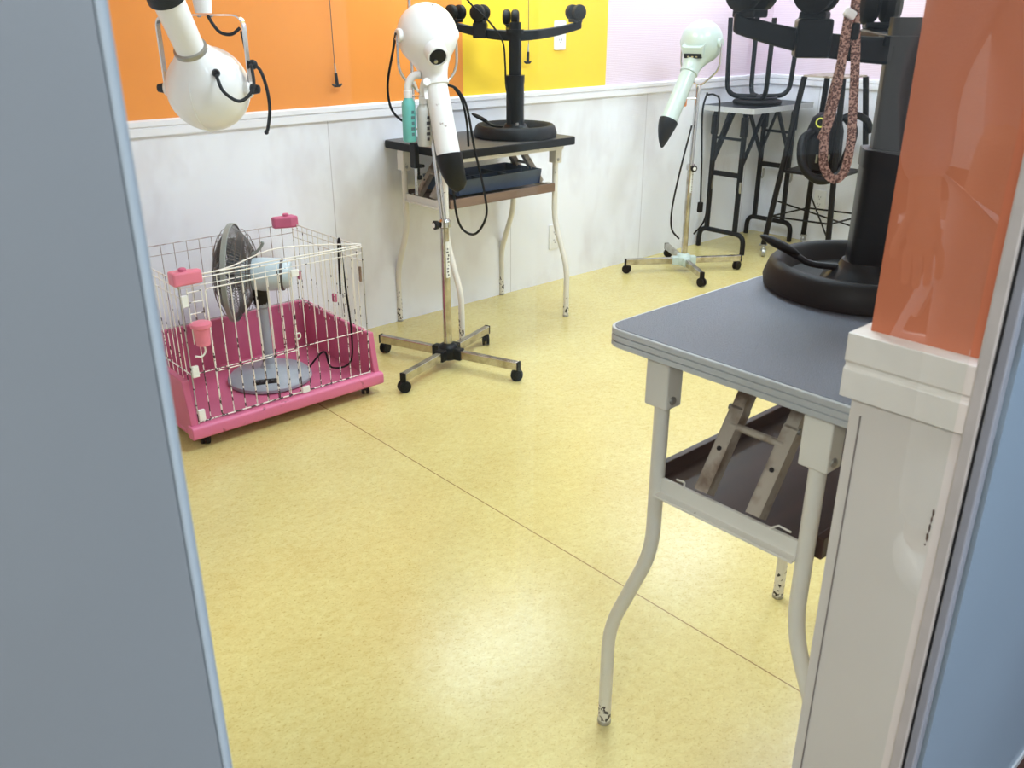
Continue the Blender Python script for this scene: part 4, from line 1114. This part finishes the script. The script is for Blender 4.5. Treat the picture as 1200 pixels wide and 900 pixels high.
for k_ in (-1, 1): MB().tube([BP+vd*.09+RV*(.03*k_)+V((0, 0, .05)), BP+vd*.10+RV*(.03*k_)+V((0, 0, .09))], .006, 8).build('switch', M['steel'], bw)

# ------------------------------------------------------------------ leopard print noose hanging before the near stand
vr = V((.755, -.656, 0))
LS = V((1.2, .668, 0))
def lp(r, z, t=0): return LS+vr*r+V((-.656, -.755, 0))*t+V((0, 0, z))
nt_ = thing('leash', lp(0, H_CEIL), 'leopard print strap noose hanging before the grey topped table', 'leash')
MB().lathe([(.018, 0), (.016, -.01), (.004, -.02)], lp(.010, H_CEIL), (0, 0, 1), 14).build('ceiling_hook', M['steel'], nt_)
stp = spline([lp(.010, H_CEIL-.012), lp(.009, 1.7), lp(.0095, 1.26), lp(.0103, 1.2214), lp(.016, 1.1914), lp(.0215, 1.1474), lp(.026, 1.1022), lp(.0297, 1.0615), lp(.0301, 1.0258), lp(.0259, 1.004), lp(.0172, .9955), lp(.0067, .9992), lp(-.0026, 1.0126), lp(-.0065, 1.0319), lp(-.0077, 1.0674), lp(-.0045, 1.1136), lp(.0002, 1.1474), lp(.004, 1.1859), lp(.0055, 1.215, .003)], 8)
MB().ribbon(stp, .0122, .0025, vr+V((0, 0, .12))).build('strap', M['leopard'], nt_)
st2 = spline([lp(.0011, 1.2214, .006), lp(-.0002, 1.1915, .006), lp(-.0008, 1.1478, .006), lp(-.0039, 1.1027, .006), lp(-.0082, 1.074, .007), lp(-.0149, 1.0517, .007)], 8)
MB().ribbon(st2, .0126, .0025, vr+V((0, 0, .12))).build('strap_end', M['leopard'], nt_)
MB().box(lp(.001, 1.217, .008), (.016, .012, .012), Matrix.Rotation(math.atan2(vr.y, vr.x), 3, 'Z') @ Matrix.Rotation(.5, 3, 'Y')).build('slide_clip', M['white_plastic'], nt_, smooth=False, bevel=.003)
MB().box(lp(.013, 1.195, .003), (.011, .009, .022), Matrix.Rotation(math.atan2(vr.y, vr.x), 3, 'Z')).build('slide_clip', M['black_plastic'], nt_, smooth=False, bevel=.003)

# ------------------------------------------------------------------ what the glass mirrors: a person and a low bench in the corridor
PL = -GT                                     # to the person's right when facing the glass
PP = GN*-.15+PL*.60
pr_ = thing('person', PP, 'person in a pale pocketed jacket and white trousers mirrored in the glass', 'person')
def pw(l, f_, z): return PP+(-PL)*l+GN*f_+V((0, 0, z))     # l: towards the person's left hand
def skinned(name, m, nodes, edges, parent, sub=2, root=0):
    me = bpy.data.meshes.new(name)
    me.from_pydata([tuple(V(n[0])-world_loc(parent)) for n in nodes], edges, []); me.materials.append(m)
    ob = bpy.data.objects.new(name, me); C.objects.link(ob); ob.parent = parent
    md = ob.modifiers.new('skin', 'SKIN'); md.use_smooth_shade = True
    sv = me.skin_vertices[0].data
    for i, n in enumerate(nodes):
        r = n[1] if isinstance(n[1], tuple) else (n[1], n[1]); sv[i].radius = r
        sv[i].use_root = (i == root)
    sb = ob.modifiers.new('sub', 'SUBSURF'); sb.levels = sub; sb.render_levels = sub
    return ob
N_ = [(pw(0, 0, .94), (.145, .11)), (pw(0, 0, 1.10), (.125, .095)), (pw(0, .01, 1.28), (.145, .105)), (pw(0, 0, 1.40), (.085, .07)), (pw(0, .005, 1.46), .050), (pw(0, .02, 1.52), .058), (pw(0, .03, 1.59), (.078, .092)), (pw(0, .022, 1.66), (.066, .078))]
E_ = [(i, i+1) for i in range(7)]
def limb(start, pts):
    a = start
    for p_, r in pts:
        N_.append((p_, r)); E_.append((a, len(N_)-1)); a = len(N_)-1
    return a
for sd, el, wr in ((1, (.27, .02, 1.10), (.25, .10, .87)), (-1, (.25, -.03, 1.10), (.26, .06, .87))):
    w_ = limb(2, [(pw(sd*.175, 0, 1.385), .058), (pw(sd*el[0], el[1], el[2]), .042), (pw(sd*wr[0], wr[1], wr[2]), .027)])
    e3 = pw(sd*el[0], el[1], el[2]); w3 = pw(sd*wr[0], wr[1], wr[2]); dd = (w3-e3).normalized()
    sdv = dd.cross(V((0, 0, 1)) if abs(dd.z) < .8 else GN).normalized(); 
    N_.append((w3+dd*.055, (.036, .018))); E_.append((w_, len(N_)-1)); pm = len(N_)-1
    curl = sdv.cross(dd).normalized(); curl = curl if curl.dot(GN) < 0 or abs(dd.z) < .8 else -curl
    for q, (ofs, ln) in enumerate(((-.030, .070), (-.010, .080), (.010, .076), (.030, .060))):
        b0 = w3+dd*.088+sdv*ofs
        limb(pm, [(b0, .0095), (b0+dd*ln*.5+curl*.006, .0085), (b0+dd*ln*.85+curl*.022, .0075)])
    limb(w_, [(w3+dd*.030-sdv*.032+curl*.008, .011), (w3+dd*.070-sdv*.050+curl*.018, .0095), (w3+dd*.095-sdv*.052+curl*.026, .008)])
for sd in (1, -1):
    limb(0, [(pw(sd*.095, 0, .86), .085), (pw(sd*.105, .012, .48), .058), (pw(sd*.11, -.01, .09), .042), (pw(sd*.12, .09, .045), (.042, .034)), (pw(sd*.125, .15, .035), (.036, .024))])
body = skinned('body', M['skin'], N_, E_, pr_)
jn = [(pw(0, 0, .88), (.185, .145)), (pw(0, 0, 1.05), (.165, .13)), (pw(0, .01, 1.25), (.172, .13)), (pw(0, 0, 1.385), (.105, .085)), (pw(0, 0, 1.445), (.066, .062))]
je = [(0, 1), (1, 2), (2, 3), (3, 4)]
for sd, el, wr in ((1, (.27, .02, 1.10), (.25, .10, .87)), (-1, (.25, -.03, 1.10), (.26, .06, .87))):
    e3 = V(el); w3 = V(wr)
    k0 = len(jn); jn += [(pw(sd*.182, 0, 1.375), .078), (pw(sd*e3.x, e3.y, e3.z), .064), (pw(sd*(e3.x*.15+w3.x*.85), e3.y*.15+w3.y*.85, e3.z*.15+w3.z*.85), .044)]
    je += [(2, k0), (k0, k0+1), (k0+1, k0+2)]
skinned('jacket', M['jacket'], jn, je, pr_)
tn_ = [(pw(0, 0, .93), (.16, .125))]; te = []
for sd in (1, -1):
    k0 = len(tn_); tn_ += [(pw(sd*.098, 0, .82), .105), (pw(sd*.108, .012, .48), .078), (pw(sd*.112, -.005, .10), .066)]
    te += [(0, k0), (k0, k0+1), (k0+1, k0+2)]
skinned('trousers', M['trousers'], tn_, te, pr_)
for sd in (1, -1):
    MB().box(pw(sd*.085, .135, 1.23), (.012, .095, .050), Matrix.Rotation(math.radians(34), 3, 'Z')).build('pocket_flap', M['jacket'], pr_, smooth=False, bevel=.004)
    MB().lathe([(.006, 0), (.006, .003), (.002, .004)], pw(sd*.085, .143, 1.218), GN, 12).build('snap_button', M['steel'], pr_)
    MB().ball(pw(sd*.12, .055, .045), (.13, .052, .045), 18, 10, Matrix.Rotation(math.radians(34), 3, 'Z')).build('shoe', M['white_plastic'], pr_)
    MB().ball(pw(sd*.088, .015, 1.60), (.010, .022, .032), 12, 8, Matrix.Rotation(math.radians(34), 3, 'Z') @ Matrix.Rotation(PI/2, 3, 'Z')).build('ear', M['skin'], pr_)
    MB().ball(pw(sd*.032, .112, 1.605), (.006, .013, .006), 12, 8, Matrix.Rotation(math.radians(34), 3, 'Z')).build('eye', M['hair'], pr_)
MB().ball(pw(0, .128, 1.575), (.018, .013, .022), 12, 10, Matrix.Rotation(math.radians(34), 3, 'Z')).build('nose', M['skin'], pr_)
MB().ball(pw(0, .112, 1.535), (.010, .025, .006), 12, 8, Matrix.Rotation(math.radians(34), 3, 'Z')).build('mouth', M['pink_light'], pr_)
MB().ball(pw(0, -.005, 1.635), (.105, .098, .105), 24, 14, Matrix.Rotation(math.radians(34), 3, 'Z')).build('hair', M['hair'], pr_)
BC = V((-.93, -1.95, 0)); bx = V((.83, -.56, 0)); by = V((.56, .83, 0)); rb_ = Matrix.Rotation(math.atan2(bx.y, bx.x), 3, 'Z')
bn = thing('bench', BC, 'brown topped bench with pale slanted legs in the corridor, mirrored in the glass', 'bench')
MB().box(BC+V((0, 0, .485)), (.90, .42, .03), rb_).build('bench_top', M['mid_wood'], bn, smooth=False, bevel=.004)
MB().box(BC+by*.212+V((0, 0, .485)), (.90, .006, .032), rb_).build('edge_strip', M['white_plastic'], bn, smooth=False)
for sx in (-1, 1):
    for sy in (-1, 1): MB().bar(BC+bx*(sx*.26)+by*(sy*.15)+V((0, 0, .47)), BC+bx*(sx*.40)+by*(sy*.18), .05, .03, (0, 0, 1)).build('leg', M['white_plastic'], bn, smooth=False, bevel=.003)
MB().bar(BC-bx*.40+by*.18+V((0, 0, .02)), BC+bx*.40+by*.18+V((0, 0, .02)), .03, .035).build('foot_rail', M['white_plastic'], bn, smooth=False, bevel=.003)

# ------------------------------------------------------------------ camera
cam = bpy.data.cameras.new('camera'); co = bpy.data.objects.new('camera', cam); C.objects.link(co)
cam.sensor_width = 36.0; cam.sensor_fit = 'HORIZONTAL'; cam.lens = 1034.5*36/1200
cam.clip_start = 0.01
pitch = math.radians(22.885); yaw = math.radians(48.39)
F = V((math.cos(yaw)*math.cos(pitch), math.sin(yaw)*math.cos(pitch), -math.sin(pitch)))
co.location = (0, 0, 1.22)
co.rotation_euler = F.to_track_quat('-Z', 'Y').to_euler()
cam.dof.use_dof = True; cam.dof.focus_distance = 2.6; cam.dof.aperture_fstop = 12.0
bpy.context.scene.camera = co

sc = bpy.context.scene
w = bpy.data.worlds.new('world'); sc.world = w; w.use_nodes = True
w.node_tree.nodes['Background'].inputs[0].default_value = (.9, .95, 1, 1); w.node_tree.nodes['Background'].inputs[1].default_value = 0.3
sc.view_settings.view_transform = 'Standard'; sc.view_settings.look = 'None'; sc.view_settings.gamma = 1.0
sc.view_settings.use_curve_mapping = False
sc.view_settings.exposure = 0.0
try:
    sc.cycles.use_denoising = True
    sc.cycles.max_bounces = 10; sc.cycles.transparent_max_bounces = 16; sc.cycles.sample_clamp_indirect = 6.0
except Exception: pass
